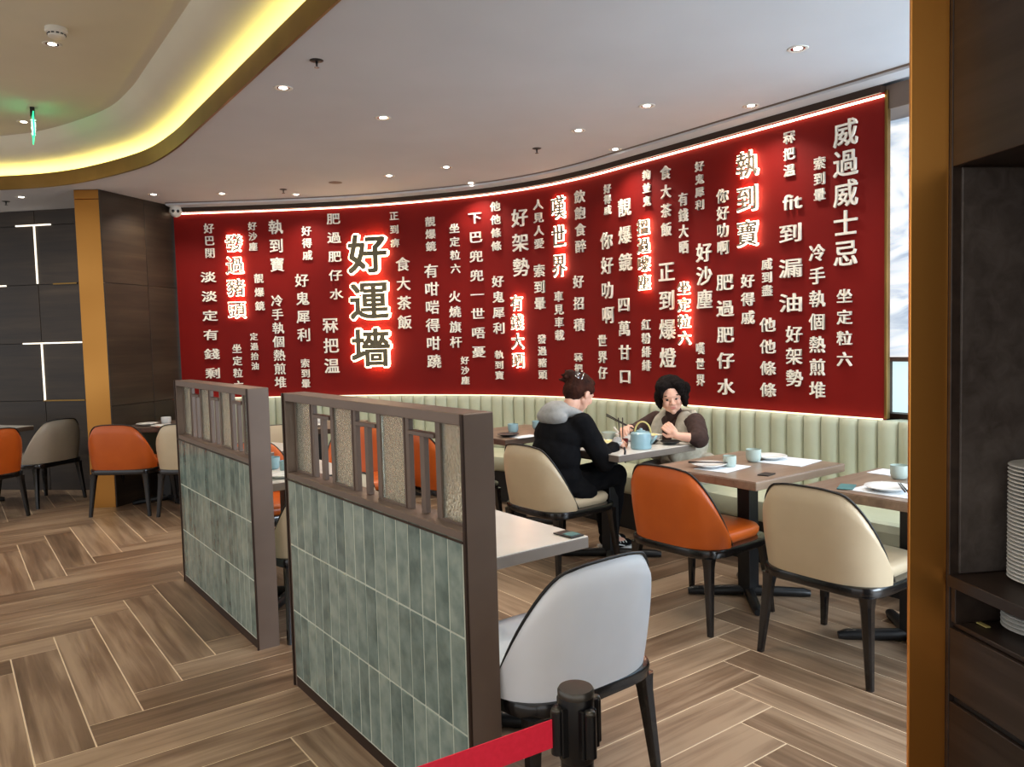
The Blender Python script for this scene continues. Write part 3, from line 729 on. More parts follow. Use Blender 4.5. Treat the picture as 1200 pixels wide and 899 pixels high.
# ================================================================ TABLEWARE
def cup(x, y, z, label, mat='cupcer', r=.036, h=.062, group='tea cups'):
    b = bmesh.new(); lathe(b, [(0, .004), (r*.72, .0), (r*.86, .006), (r, h*.35), (r*1.0, h), (r*.93, h), (r*.9, h*.4), (r*.7, .01), (0, .009)], 24)
    o = fin(b, 'tea_cup', M[mat], None, (x, y, z+.002), smooth=True, auto=50); return tag(o, label, 'cup', group)
def plate(x, y, z, label, r=.095, group='white plates on the tables', mat='ceramic'):
    b = bmesh.new(); lathe(b, [(0, .004), (r*.55, .0), (r*.62, .004), (r*.95, .016), (r, .019), (r*.97, .021), (r*.62, .009), (0, .008)], 32)
    o = fin(b, 'plate', M[mat], None, (x, y, z+.002), smooth=True, auto=60); return tag(o, label, 'plate', group)
def bowl(x, y, z, label, r=.06, h=.05, mat='ceramic', fill=None, group='bowls of food'):
    b = bmesh.new(); lathe(b, [(0, .003), (r*.45, 0), (r*.5, .005), (r*.85, h*.5), (r, h), (r*.96, h), (r*.8, h*.5), (r*.45, .01), (0, .009)], 28)
    o = fin(b, 'bowl', M[mat], None, (x, y, z+.002), smooth=True, auto=60); tag(o, label, 'bowl', group)
    if fill:
        b = bmesh.new(); lathe(b, [(r*.86, h*.72), (r*.6, h*.98), (r*.25, h*1.12), (0, h*1.1)], 20)
        for v in b.verts: v.co += Vector((random.uniform(-1, 1), random.uniform(-1, 1), random.uniform(-1, 1)))*.0035
        f = fin(b, 'food', M[fill], o, smooth=True)
    return o
def sticks(x, y, z, deg, label, ln=.22, mat='darkstick'):
    r = empty('chopsticks', (x, y, z), math.radians(deg)); tag(r, label, 'chopsticks', 'pairs of chopsticks on the tables')
    for k in (-1, 1):
        b = bmesh.new(); tube(b, [(-ln/2, k*.006, .006), (ln/2, k*.004, .006)], [.0042, .0025], 8); fin(b, 'chopstick', M[mat], r, smooth=True)
def napkin(x, y, z, deg, label, w=.2, d=.14, mat='paper'):
    b = bmesh.new(); box(b, (0, 0, .0015), (w, d, .0025)); o = fin(b, 'paper_mat', M[mat], None, (x, y, z), (0, 0, math.radians(deg))); return tag(o, label, 'paper', 'paper slips under the plates')
Z = .7525
napkin(3.43, 2.73, Z, 8, 'white paper slip under the left plate on the wood-topped table', .26, .2)
plate(3.385, 2.785, Z+.003, 'white plate in front of the orange chair on the wood-topped table')
sticks(3.38, 2.79, Z+.024, -50, 'dark chopsticks lying across the left plate on the wood-topped table', .21)
cup(3.48, 2.72, Z, 'pale cup beside the left plate on the wood-topped table')
cup(3.72, 2.74, Z, 'larger pale cup in the middle of the wood-topped table', r=.043, h=.07)
napkin(3.86, 2.60, Z, 8, 'white paper slip under the plate near the bench on the wood-topped table', .26, .26)
plate(3.85, 2.72, Z+.003, 'white plate nearest the bench on the wood-topped table')
sticks(3.92, 2.84, Z+.003, 0, 'dark chopsticks behind the plate nearest the bench', .16)
b = bmesh.new(); box(b, (0, 0, .003), (.09, .06, .005), bev=.001); o = fin(b, 'table_card', M['dplastic'], None, (3.42, 2.44, Z), (0, 0, .2)); tag(o, 'small card tag on the near corner of the wood-topped table', 'card')
napkin(3.50, 1.80, Z, 0, 'white paper slip under the plate on the rightmost table', .30, .30)
plate(3.46, 1.82, Z+.003, 'white plate on the rightmost table', .1)
sticks(3.44, 1.74, Z+.024, 35, 'dark chopsticks across the plate on the rightmost table', .2)
cup(3.78, 1.93, Z, 'pale cup behind the plate on the rightmost table', r=.042, h=.066)
b = bmesh.new(); box(b, (0, 0, .003), (.13, .07, .004), bev=.001); o = fin(b, 'card', M['teal'], None, (3.40, 1.985, Z+.001), (0, 0, .4)); tag(o, 'teal printed card beside the plate on the rightmost table', 'card')
napkin(3.90, 2.06, Z, 0, 'white paper slip at the far corner of the rightmost table', .16, .12)
plate(3.42, 4.72, Z, 'dark plate at the left of the table behind the person in black', .085, mat='dplastic')
cup(3.60, 4.90, Z, 'grey cup left of centre on the table behind the person in black', 'bluecer', .042, .066)
cup(3.86, 4.92, Z, 'grey cup beside the shoulder of the person in black', 'bluecer', .042, .066)
napkin(3.50, 4.62, Z, 0, 'pale paper slip on the table behind the person in black', .2, .12)
cup(1.56, 4.56, Z, 'pale blue cup at the back of the table between the screens', 'bluecer', .043, .07)
cup(1.575, 4.36, Z, 'pale blue cup in front on the table between the screens', 'bluecer', .043, .07)
plate(1.50, 4.24, Z, 'white plate at the front of the table between the screens', .09)
plate(1.62, 7.72, Z, 'white plate at the near side of the table left of the further screen', .1)
plate(1.55, 8.02, Z, 'white plate at the left of the table left of the further screen', .1)
cup(1.72, 8.02, Z, 'white cup in the middle of the table left of the further screen', 'ceramic', .045, .065)
cup(1.88, 8.06, Z, 'white cup at the right of the table left of the further screen', 'ceramic', .045, .065)
cup(2.75, 6.70, Z, 'white cup seen above the crossbar in the near screen', 'ceramic', .045, .065)
plate(2.62, 6.60, Z, 'white plate seen above the crossbar in the near screen', .1)
cup(3.36, 5.13, Z, 'pale cup seen above the orange chair through the near screen', 'bluecer', .045, .065)
plate(.25, 9.3, Z, 'white plate on the far left table', .1)
# people table
bowl(3.52, 3.72, Z, 'large white noodle bowl in front of the person in black', .095, .045, 'ceramic', 'food')
bowl(3.80, 4.02, Z, 'small pale cup-shaped bowl at the back of the occupied table', .055, .055, 'cupcer')
bowl(3.86, 3.90, Z, 'white soup bowl behind the teapot', .085, .05, 'ceramic')
bowl(3.93, 3.73, Z, 'white bowl in front of the woman in the vest', .07, .05, 'ceramic', 'food')
plate(3.93, 3.56, Z, 'dark dish at the woman\'s elbow', .07, mat='dplastic')
plate(3.86, 3.68, Z, 'dark dish in front of the woman', .06, mat='dplastic')
for (a1, b1, lb) in (((3.50, 3.80, .775), (3.44, 3.86, .83), 'white soup spoon leaning in the large noodle bowl'), ((3.83, 3.93, .79), (3.80, 3.97, .85), 'white soup spoon leaning in the soup bowl')):
    b = bmesh.new(); tube(b, [a1, b1], [.008, .006], 8); bmesh.ops.create_uvsphere(b, u_segments=10, v_segments=6, radius=.017, matrix=Matrix.Translation(a1)); tag(fin(b, 'soup_spoon', M['ceramic'], smooth=True), lb, 'spoon')
tp = empty('teapot', (3.655, 3.565, Z), math.radians(-95)); tp.scale = (.95, .95, .86); tag(tp, 'pale blue cylindrical teapot with a cane handle on the occupied table', 'teapot')
b = bmesh.new(); lathe(b, [(0, .0), (.066, 0), (.072, .006), (.073, .06), (.071, .118), (.062, .126), (.03, .132), (0, .133)], 32); fin(b, 'body', M['bluecer'], tp, smooth=True, auto=40)
b = bmesh.new(); lathe(b, [(.03, .0), (.032, .008), (.012, .014), (.010, .024), (.0, .027)], 20, (0, 0, .13)); fin(b, 'lid', M['bluecer'], tp, smooth=True, auto=40)
b = bmesh.new(); tube(b, [(.02+.055*math.cos(t)*-.8, -.055*math.cos(t)*.6, .122+.085*math.sin(t)) for t in [k*PI/12 for k in range(13)]], .006, 8); o = fin(b, 'handle', M['yellow'], tp, smooth=True); o['label'] = 'curved yellow cane handle'
b = bmesh.new(); tube(b, [(.06, .03, .04), (.09, .045, .08), (.105, .052, .105)], [.012, .009, .007], 10); fin(b, 'spout', M['bluecer'], tp, smooth=True)
# ================================================================ PEOPLE
def cap(p0, p1, r0, r1=None): return ('c', Vector(p0), Vector(p1), r0, r0 if r1 is None else r1)
def ell(c, r, rot=(0, 0, 0)): return ('e', Vector(c), Vector(r), rot)
def blob(parts, name, mat, parent, base, voxel=.006, smooth=4, T=None, noise=0, dec=None):
    b = bmesh.new()
    for p in parts:
        if p[0] == 'c':
            p0, p1, r0, r1 = p[1:]; d = (p1-p0); ln = max(d.length, 1e-5); q = d.to_track_quat('Z', 'Y').to_matrix().to_4x4()
            prof = [(r0*math.cos(t), r0*math.sin(t)) for t in (-PI/2, -PI/3, -PI/6, 0)]+[(r1*math.cos(t), ln+r1*math.sin(t)) for t in (0, PI/6, PI/3, PI/2)]
            bb = bmesh.new(); lathe(bb, [(max(0, x if x > 1e-7 else 0), z) for x, z in prof], 14); m = Matrix.Translation(p0) @ q
        else:
            bb = bmesh.new(); bmesh.ops.create_uvsphere(bb, u_segments=20, v_segments=12, radius=1.0)
            from mathutils import Euler
            m = Matrix.Translation(p[1]) @ Euler(p[3]).to_matrix().to_4x4() @ Matrix.Diagonal((*p[2], 1))
        if len(p) > 5 or (T is not None): m = T @ m
        bmesh.ops.transform(bb, matrix=m, verts=bb.verts)
        bmesh.ops.recalc_face_normals(bb, faces=bb.faces)
        tmp = bpy.data.meshes.new('t'); bb.to_mesh(tmp); bb.free(); b.from_mesh(tmp); bpy.data.meshes.remove(tmp)
    for v in b.verts: v.co -= Vector(base)
    me = bpy.data.meshes.new(name); b.to_mesh(me); b.free()
    o = bpy.data.objects.new(name, me); C.objects.link(o)
    rm = o.modifiers.new('r', 'REMESH'); rm.mode = 'VOXEL'; rm.voxel_size = voxel; rm.use_smooth_shade = True
    sm = o.modifiers.new('s', 'SMOOTH'); sm.factor = .5; sm.iterations = smooth
    if noise:
        tx = bpy.data.textures.new('fold', 'CLOUDS'); tx.noise_scale = noise[1]; dm = o.modifiers.new('d', 'DISPLACE'); dm.texture = tx; dm.strength = noise[0]; dm.mid_level = .5
    bpy.context.view_layer.update()
    m2 = bpy.data.meshes.new_from_object(o.evaluated_get(bpy.context.evaluated_depsgraph_get())); bpy.data.objects.remove(o)
    m2.materials.clear(); m2.materials.append(mat)
    for p in m2.polygons: p.use_smooth = True
    return link(name, m2, parent, None, tuple(base) if parent is None else None)
def xf(T, parts):
    out = []
    for p in parts:
        if p[0] == 'c': out.append(('c', T @ p[1], T @ p[2], p[3], p[4]))
        else:
            e = (T.to_3x3() @ Matrix.Rotation(p[3][2], 3, 'Z') @ Matrix.Rotation(p[3][1], 3, 'Y') @ Matrix.Rotation(p[3][0], 3, 'X')).to_euler()
            out.append(('e', T @ p[1], p[2], (e.x, e.y, e.z)))
    return out
HEAD = [ell((-.012, 0, .035), (.096, .076, .088)), ell((.028, 0, -.03), (.064, .061, .078)), ell((.03, 0, .02), (.068, .066, .07)), cap((.060, 0, -.088), (.062, 0, -.088), .022),
        cap((.05, -.03, -.07), (.0, -.055, -.045), .02), cap((.05, .03, -.07), (.0, .055, -.045), .02),
        cap((.090, 0, .008), (.104, 0, -.026), .008, .0125), ell((.095, -.013, -.03), (.010, .008, .008)), ell((.095, .013, -.03), (.010, .008, .008)),
        cap((.084, -.034, .026), (.089, -.008, .024), .010), cap((.084, .034, .026), (.089, .008, .024), .010),
        ell((.066, -.036, -.022), (.026, .024, .026)), ell((.066, .036, -.022), (.026, .024, .026)), cap((.084, -.016, -.056), (.084, .016, -.056), .009),
        ell((-.004, -.080, -.008), (.020, .010, .031)), ell((-.004, .080, -.008), (.020, .010, .031))]
def hand(w, d, upv, thumb=1, curl=.6, s=1.0):
    """wrist point, direction of the palm, back-of-hand normal"""
    w, d, n = Vector(w), Vector(d).normalized(), Vector(upv); n = (n-d*n.dot(d)).normalized(); sd = d.cross(n)*thumb
    P = [cap(w, w+d*.03*s, .021*s, .024*s)]
    for k, (o, ln) in enumerate(((.028, .072), (.010, .080), (-.009, .075), (-.027, .058))):
        k0 = w+d*.082*s+sd*o*s; P.append(cap(w+d*.03*s+sd*o*.6*s, k0, .0135*s, .0115*s))
        a1, a2, a3 = curl*.8, curl*1.7, curl*2.4
        dd = lambda a: d*math.cos(a)-n*math.sin(a)
        k1 = k0+dd(a1)*ln*.42*s; k2 = k1+dd(a2)*ln*.33*s; k3 = k2+dd(a3)*ln*.25*s
        P += [cap(k0, k1, .0095*s, .0086*s), cap(k1, k2, .0086*s, .0078*s), cap(k2, k3, .0078*s, .0066*s)]
    t0 = w+d*.022*s+sd*.022*s; t1 = t0+(d*.6+sd*.7-n*.25).normalized()*.038*s; t2 = t1+(d*.9+sd*.1-n*.45).normalized()*.034*s
    P += [cap(t0, t1, .014*s, .011*s), cap(t1, t2, .0105*s, .0082*s)]
    return P
def face_bits(T, parent, base, iris=None):
    for s in (-1, 1):
        for nm, mt, c, r in (('eye', M['eyew'], (.0815, s*.031, .003), (.0105, .0135, .0085)), ('iris', M['hairb'], (.0885, s*.030-.003, .002), (.0058, .0082, .0072)), ('eyebrow', M['hairb'], (.0895, s*.033, .030), (.004, .021, .0038))):
            b = bmesh.new(); bmesh.ops.create_uvsphere(b, u_segments=12, v_segments=8, radius=1, matrix=Matrix.Translation(-Vector(base)) @ T @ Matrix.Translation(c) @ Matrix.Diagonal((*r, 1)))
            fin(b, nm, mt, parent, smooth=True)
    for dz, rz in ((.0035, .0045), (-.005, .0055)):
        b = bmesh.new(); bmesh.ops.create_uvsphere(b, u_segments=14, v_segments=8, radius=1, matrix=Matrix.Translation(-Vector(base)) @ T @ Matrix.Translation((.0915, 0, -.0565+dz)) @ Matrix.Diagonal((.005, .019, rz*.75, 1)))
        fin(b, 'lip', M['lips'], parent, smooth=True)
def headT(c, heading, pit, rl=0): return Matrix.Translation(c) @ Matrix.Rotation(heading, 4, 'Z') @ Matrix.Rotation(pit, 4, 'Y') @ Matrix.Rotation(rl, 4, 'X')
# ---- person in black, seated with the back towards us
B1 = (3.17, 3.83, 0)
H1 = headT((3.335, 3.80, 1.125), math.radians(4), math.radians(30))
rs, ls = Vector((3.23, 3.655, .945)), Vector((3.25, 4.01, .945))
re, le = Vector((3.36, 3.60, .69)), Vector((3.40, 4.06, .71))
rw, lw = Vector((3.535, 3.665, .800)), Vector((3.55, 3.98, .80))
legs1 = [(Vector((3.20, 3.75, .53)), Vector((3.62, 3.76, .565)), Vector((3.66, 3.87, .10))), (Vector((3.20, 3.92, .53)), Vector((3.62, 3.93, .565)), Vector((3.72, 3.99, .10)))]
body = xf(H1, HEAD)+[cap((3.25, 3.83, .98), H1 @ Vector((-.03, 0, -.07)), .056, .052), ell((3.17, 3.83, .80), (.11, .16, .20)), ell((3.15, 3.83, .55), (.13, .15, .11)),
    cap(rs, re, .045, .036), cap(re, rw, .034, .024), cap(ls, le, .045, .036), cap(le, lw, .034, .024), cap((3.24, 3.68, .93), (3.24, 3.98, .93), .05)]
body += hand(rw, (.85, .25, -.1), (0, -.6, .8), 1, .75)+hand(lw, (.9, -.2, -.1), (0, .3, .9), -1, .6)
for h_, k_, a_ in legs1: body += [cap(h_, k_, .065, .05), cap(k_, a_, .045, .03), cap(a_, a_+Vector((.12, .01, -.05)), .028, .025)]
p1 = blob(body, 'person', M['skin'], None, B1, .0045, 3)
tag(p1, 'seated person in black coat and grey hood, brown hair tied up, back turned to us', 'person')
blob([ell((3.15, 3.83, .60), (.145, .19, .14)), ell((3.15, 3.83, .74), (.14, .19, .17)), ell((3.185, 3.83, .87), (.145, .195, .13)), cap((3.21, 3.67, .93), (3.22, 3.99, .93), .062), cap(rs, re, .075, .066), cap(re, rw-(rw-re).normalized()*.07, .066, .048),
      cap(ls, le, .072, .062), cap(le, lw-(lw-le).normalized()*.05, .060, .048), ell((3.20, 3.83, .55), (.18, .2, .07)), ell((3.17, 3.83, .525), (.17, .215, .06)), ell((3.24, 3.66, .50), (.10, .05, .06))], 'coat', M['blackcloth'], p1, B1, .009, 6, noise=(.016, .09))
blob([cap(re.lerp(rw, .62), rw+(rw-re)*.03, .038, .031), ], 'cuff', M['greycloth'], p1, B1, .006, 3)
blob([cap(le.lerp(lw, .7), lw+(lw-le)*.03, .038, .031), ], 'cuff', M['greycloth'], p1, B1, .006, 3)
hd = []
for k in range(14):
    t = 2*PI*k/14; t2 = 2*PI*(k+1)/14
    f = lambda t: Vector((3.215+.085*math.cos(t)+.02, 3.825+.105*math.sin(t), 1.0-.04*math.cos(t)))
    hd.append(cap(f(t), f(t2), .038))
hd += [ell((3.15, 3.83, 1.025), (.088, .115, .060), (0, -.35, 0)), ell((3.125, 3.83, .985), (.070, .135, .060), (0, .25, 0))]
blob(hd, 'hood', M['greycloth'], p1, B1, .008, 10, noise=(.006, .06))
blob([x for h_, k_, a_ in legs1 for x in (cap(h_, k_, .092, .072), cap(k_, a_+Vector((0, 0, .02)), .07, .052))]+[ell((3.17, 3.83, .53), (.15, .18, .09))], 'trousers', M['blackcloth'], p1, B1, .010, 5, noise=(.012, .08))
for h_, k_, a_ in legs1:
    ax, ay = a_.x, a_.y
    s = blob([ell((ax-.01, ay, .062), (.045, .036, .05)), cap((ax, ay, .045), (ax+.16, ay+.012, .035), .038, .032), ell((ax+.15, ay+.012, .036), (.05, .038, .030))], 'shoe', M['blackcloth'], p1, B1, .006, 3)
    b = bmesh.new()
    prof = [(ax-.055, -.030), (ax+.05, -.036), (ax+.14, -.042), (ax+.19, -.030), (ax+.205, 0), (ax+.19, .040), (ax+.14, .050), (ax+.05, .042), (ax-.055, .030), (ax-.065, 0)]
    lo = [b.verts.new((x-B1[0], ay+y-B1[1], .002)) for x, y in prof]; hi = [b.verts.new((x-B1[0], ay+y-B1[1], .024)) for x, y in prof]
    for k in range(10): b.faces.new((lo[k], lo[(k+1) % 10], hi[(k+1) % 10], hi[k]))
    b.faces.new(lo); b.faces.new(hi); o = fin(b, 'sole', M['ceramic'], s); o['label'] = 'white rubber sole'
    b = bmesh.new()
    for k in range(4):
        x = ax+.035+k*.028; tube(b, [(x-B1[0], ay-.030-B1[1], .062-k*.003), (x+.012-B1[0], ay+.005-B1[1], .083-k*.006), (x-B1[0], ay+.036-B1[1], .062-k*.003)], .0045, 6)
    tube(b, [(ax-.03-B1[0], ay-.040-B1[1], .03), (ax+.03-B1[0], ay-.042-B1[1], .055), (ax+.09-B1[0], ay-.040-B1[1], .035)], .005, 6)
    o = fin(b, 'laces', M['ceramic'], s, smooth=True); o['label'] = 'white laces and side stripe'
hair1 = xf(H1, [ell((-.022, 0, .048), (.104, .086, .088)), ell((-.055, 0, .0), (.066, .080, .075)), ell((-.05, .0, -.05), (.045, .055, .035)), ell((.03, 0, .10), (.055, .055, .03)), ell((.0, -.073, .04), (.05, .018, .04)), ell((.0, .073, .04), (.05, .018, .04)),
               ell((-.105, .02, .075), (.045, .05, .04)), cap((-.10, .03, .06), (-.145, .06, .06), .024, .008), cap((-.10, .04, .04), (-.14, .075, .03), .02, .007), cap((-.10, .0, .06), (-.15, .02, .045), .02, .007), cap((-.1, .03, .08), (-.135, .06, .10), .016, .006)])
hr = blob(hair1, 'hair', M['hairr'], p1, B1, .0055, 2, noise=(.008, .02)); hr['label'] = 'brown hair twisted up at the back'
b = bmesh.new(); T_ = Matrix.Translation(-Vector(B1)) @ H1
for k in range(4): tube(b, [T_ @ Vector((-.10+.006*k, -.055+.004*k, .060+.012*k)), T_ @ Vector((-.122+.004*k, -.02, .075+.010*k))], .004, 6)
tube(b, [T_ @ Vector((-.085, -.062, .045)), T_ @ Vector((-.075, -.06, .11))], .005, 6)
o = fin(b, 'hair_clip', M['chrome'], hr, smooth=True); o['label'] = 'silvery hair clip'
# ---- woman in a wool vest, facing us from the bench
B2 = (4.22, 3.74, 0)
H2 = headT((4.10, 3.70, 1.055), math.radians(180+46), math.radians(8), math.radians(7))
rs, ls = Vector((4.19, 3.93, .875)), Vector((4.14, 3.52, .885))
re, le = Vector((4.02, 3.97, .80)), Vector((4.04, 3.40, .790))
rw, lw = Vector((3.86, 3.87, .845)), Vector((3.93, 3.50, .815))
body = xf(H2, HEAD)+[cap((4.17, 3.73, .90), H2 @ Vector((-.03, 0, -.06)), .055, .052), ell((4.20, 3.73, .74), (.10, .15, .18)), ell((4.26, 3.74, .54), (.13, .15, .10)),
    cap(rs, re, .045, .036), cap(re, rw, .034, .024), cap(ls, le, .045, .036), cap(le, lw, .038, .025), cap((4.18, 3.87, .87), (4.15, 3.58, .87), .05)]
body += hand(rw, (-.65, -.25, .1), (-.1, .3, .9), 1, .75)+hand(lw, (-.35, .55, .62), (-.6, -.6, .2), -1, .85)
for dy in (.09, -.09): body += [cap((4.22, 3.74+dy, .53), (3.98, 3.74+dy*1.1, .53), .065, .05), cap((3.98, 3.74+dy*1.1, .53), (4.06, 3.74+dy*1.1, .10), .045, .03), cap((4.06, 3.74+dy*1.1, .06), (3.96, 3.74+dy*1.1, .035), .028, .025)]
p2 = blob(body, 'person', M['skin'], None, B2, .004, 2)
tag(p2, 'black-haired woman in oatmeal vest over brown sweater, seated on the bench, looking our way', 'person')
face_bits(H2, p2, B2)
blob([ell((4.20, 3.73, .75), (.115, .165, .19)), cap((4.185, 3.88, .865), (4.15, 3.57, .865), .060), cap(rs, re, .064, .058), cap(re, rw-(rw-re).normalized()*.045, .055, .036), cap(ls, le, .068, .062), cap(le, le.lerp(lw, .22), .058, .048),
      cap((4.17, 3.73, .88), (4.15, 3.725, .945), .066, .060)], 'sweater', M['browncloth'], p2, B2, .007, 4, noise=(.010, .05))
blob([ell((4.205, 3.86, .74), (.145, .085, .20)), ell((4.19, 3.60, .74), (.145, .09, .20)), ell((4.29, 3.73, .76), (.10, .18, .20)), cap((4.185, 3.835, .905), (4.07, 3.83, .66), .052, .058), cap((4.15, 3.62, .905), (4.06, 3.63, .66), .054, .058),
      cap((4.24, 3.63, .925), (4.25, 3.83, .92), .036), ell((4.22, 3.73, .58), (.15, .20, .09)), cap((4.24, 3.50, .60), (4.22, 3.56, .50), .07, .08)], 'vest', M['vest'], p2, B2, .007, 4, noise=(.008, .05))
tr = blob([x for dy in (.09, -.09) for x in (cap((4.22, 3.74+dy, .53), (3.98, 3.74+dy*1.1, .53), .085, .068), cap((3.98, 3.74+dy*1.1, .53), (4.06, 3.74+dy*1.1, .12), .066, .05))], 'trousers', M['vestg'], p2, B2, .010, 4)
for dy in (.1, -.1): blob([ell((4.06, 3.74+dy, .05), (.045, .036, .045)), cap((4.06, 3.74+dy, .036), (3.94, 3.74+dy, .032), .034, .028)], 'shoe', M['blackcloth'], p2, B2, .007, 3)
hair2 = xf(H2, [ell((-.035, 0, .055), (.108, .104, .098)), ell((-.07, 0, -.01), (.075, .100, .090)), ell((-.02, .088, .0), (.055, .034, .072)), ell((-.02, -.084, .0), (.055, .032, .070)), ell((.035, .052, .098), (.055, .052, .034), (0, .35, .2)), ell((.035, -.048, .100), (.055, .050, .030), (0, .35, -.2)), ell((.058, .066, .062), (.034, .028, .05)), ell((.05, -.068, .058), (.030, .022, .05)),
               ell((.012, .088, -.03), (.038, .024, .05)), ell((.0, -.084, -.03), (.038, .022, .045)), ell((-.03, .11, .04), (.05, .03, .05))])
hr = blob(hair2, 'hair', M['hairb'], p2, B2, .006, 1, noise=(.018, .022)); hr['label'] = 'short tousled black hair'
# chopsticks in the hands, cup in the hand
r = empty('chopsticks', (3.60, 3.70, .80)); tag(r, 'two dark chopsticks held upright by the person in black', 'chopsticks')
for dx, dy in ((0, 0), (.012, -.012)):
    b = bmesh.new(); tube(b, [(.005+dx, .005+dy, -.02), (-.005+dx*1.8, .01+dy*1.5, .15)], [.003, .0042], 8); fin(b, 'chopstick', M['darkstick'], r, smooth=True)
b = bmesh.new(); lathe(b, [(0, 0), (.028, 0), (.033, .01), (.036, .05), (.032, .05), (.028, .01), (0, .008)], 20); tag(fin(b, 'small_cup', M['redcup'], None, (3.645, 3.72, Z), smooth=True, auto=50), 'dark red cup in the fingers of the person in black', 'cup')
r = empty('chopsticks', (3.80, 3.84, .87)); tag(r, 'chopsticks held by the woman over the teapot', 'chopsticks')
for dz in (0, .012):
    b = bmesh.new(); tube(b, [(-.10, .10, .07+dz), (.03, -.05, -.03+dz*.3)], [.0042, .003], 8); fin(b, 'chopstick', M['darkstick'], r, smooth=True)
b = bmesh.new(); tube(b, [(0, 0, 0), (.004, -.002, -.03), (.0, .002, -.07), (.006, 0, -.10)], [.006, .007, .007, .006], 8); tag(fin(b, 'cord_strap', M['dplastic'], None, (3.40, 3.46, .80), smooth=True), 'short black strap hanging over the edge of the occupied table', 'strap')
# ================================================================ CEILING ITEMS
def downlight(x, y, z, label, on=True):
    r = empty('downlight', (x, y, z)); tag(r, label, 'downlight', 'recessed downlights')
    b = bmesh.new(); lathe(b, [(.036, -.001), (.050, -.004), (.054, -.001), (.050, .0005)], 24); fin(b, 'trim_ring', M['wplastic'], r, smooth=True)
    b = bmesh.new(); lathe(b, [(.0, -.0022), (.022, -.0022), (.024, -.001)], 16); o = fin(b, 'bulb', M['lamp'], r)
    b = bmesh.new(); lathe(b, [(.024, -.0005), (.037, -.0015)], 16); fin(b, 'reflector', M['chrome'], r)
    l = bpy.data.lights.new('downlight_beam', 'SPOT'); l.energy = 27; l.spot_size = math.radians(125); l.spot_blend = .8; l.color = (1, .91, .79); l.shadow_soft_size = .035
    lo = bpy.data.objects.new('downlight_beam', l); C.objects.link(lo); lo.location = (x, y, z-.01)
DL = [(1.661, 4.394, 'downlight near the gold fascia, upper left of the pale ceiling'), (2.418, 4.639, 'downlight left of the ceiling centre'), (3.673, 2.412, 'downlight nearest to us, top right'), (4.319, 3.18, 'downlight closest to the right end of the red wall'), (3.73, 3.537, 'downlight above the glowing four characters'), (3.745, 4.216, 'downlight at the ceiling centre'), (4.368, 4.488, 'downlight close to the wall, right of centre'),
      (3.546, 5.686, 'downlight left of centre, in front of the middle of the wall'), (3.285, 6.226, 'downlight further left in front of the middle of the wall'), (4.10, 6.15, 'downlight tight to the middle of the red wall'), (.7, 8.773, 'downlight left of the gold column'), (1.727, 8.074, 'downlight above the dark veneer wall'), (2.269, 7.734, 'downlight above the left end of the red wall'), (2.9, 7.45, 'downlight tight to the left part of the red wall')]
for x, y, lb in DL: downlight(x, y, 2.96, lb)
for x, y, z, lb in ((.64, 3.4, 3.35, 'added unseen downlight on the raised ceiling above us'), (.64, 1.2, 3.35, 'added unseen downlight on the raised ceiling over our heads'), (-1.0, 4.2, 3.35, 'added unseen downlight on the raised ceiling further left'), (-1.0, 6.6, 3.35, 'added unseen downlight on the raised ceiling at the far left'), (1.85, 2.75, 2.96, 'added unseen downlight above the front white-topped table'), (2.3, 1.5, 2.96, 'added unseen downlight above the front white chair'), (3.6, .9, 2.96, 'added unseen downlight above the rightmost table'), (2.7, -.8, 2.96, 'added unseen downlight behind us on the right')):
    downlight(x, y, z, lb)  # extra fixtures added out of frame to brighten the front chair, table and floor
downlight(.648, 5.50, 3.35, 'downlight beside the smoke detector on the raised ceiling')
downlight(.646, 7.47, 3.35, 'downlight beside the green exit sign')
def sprinkler(x, y, z, label, white=False):
    r = empty('sprinkler', (x, y, z)); tag(r, label, 'sprinkler', 'ceiling sprinklers')
    b = bmesh.new(); lathe(b, [(0, -.006), (.026, -.006), (.036, -.001), (.036, .0005)], 20); fin(b, 'cover_plate', M['dplastic'], r, smooth=True)
    b = bmesh.new(); tube(b, [(0, 0, -.004), (0, 0, -.034)], .006, 8); fin(b, 'stem', M['dplastic'], r, smooth=True)
    b = bmesh.new(); lathe(b, [(0, -.034), (.014, -.034), (.014, -.037), (0, -.037)], 12); fin(b, 'deflector', M['chrome'], r)
sprinkler(1.652, 3.884, 2.96, 'sprinkler nearest to us on the pale ceiling'); sprinkler(3.811, 4.78, 2.96, 'sprinkler in front of the middle of the red wall'); sprinkler(2.701, 7.257, 2.96, 'sprinkler above the left part of the red wall'); sprinkler(.595, 9.087, 2.96, 'sprinkler at the far left of the lower ceiling'); sprinkler(.64, 8.06, 3.35, 'sprinkler on the raised ceiling below the exit sign')
b = bmesh.new(); lathe(b, [(0, -.004), (.05, -.004), (.062, -.001), (.062, .0005)], 24); tag(fin(b, 'speaker_cover', M['bronze'], None, (2.996, 6.728, 2.96), smooth=True, auto=40), 'small round grey cover set in the ceiling', 'cover')
r = empty('smoke_detector', (.64, 5.22, 3.35)); tag(r, 'white round smoke detector on the raised ceiling', 'smoke detector')
b = bmesh.new(); lathe(b, [(.0, 0), (.058, 0), (.060, -.02), (.054, -.028), (.0, -.028)], 32); fin(b, 'base', M['wplastic'], r, smooth=True, auto=40)
b = bmesh.new(); lathe(b, [(.048, -.028), (.044, -.05), (.030, -.056), (.0, -.056)], 32); fin(b, 'chamber', M['wplastic'], r, smooth=True, auto=40)
for k in range(12):
    b = bmesh.new(); a = k*PI/6; box(b, (.0470*math.cos(a), .0470*math.sin(a), -.037), (.004, .016, .007), a); fin(b, 'vent_slot', M['dplastic'], r)
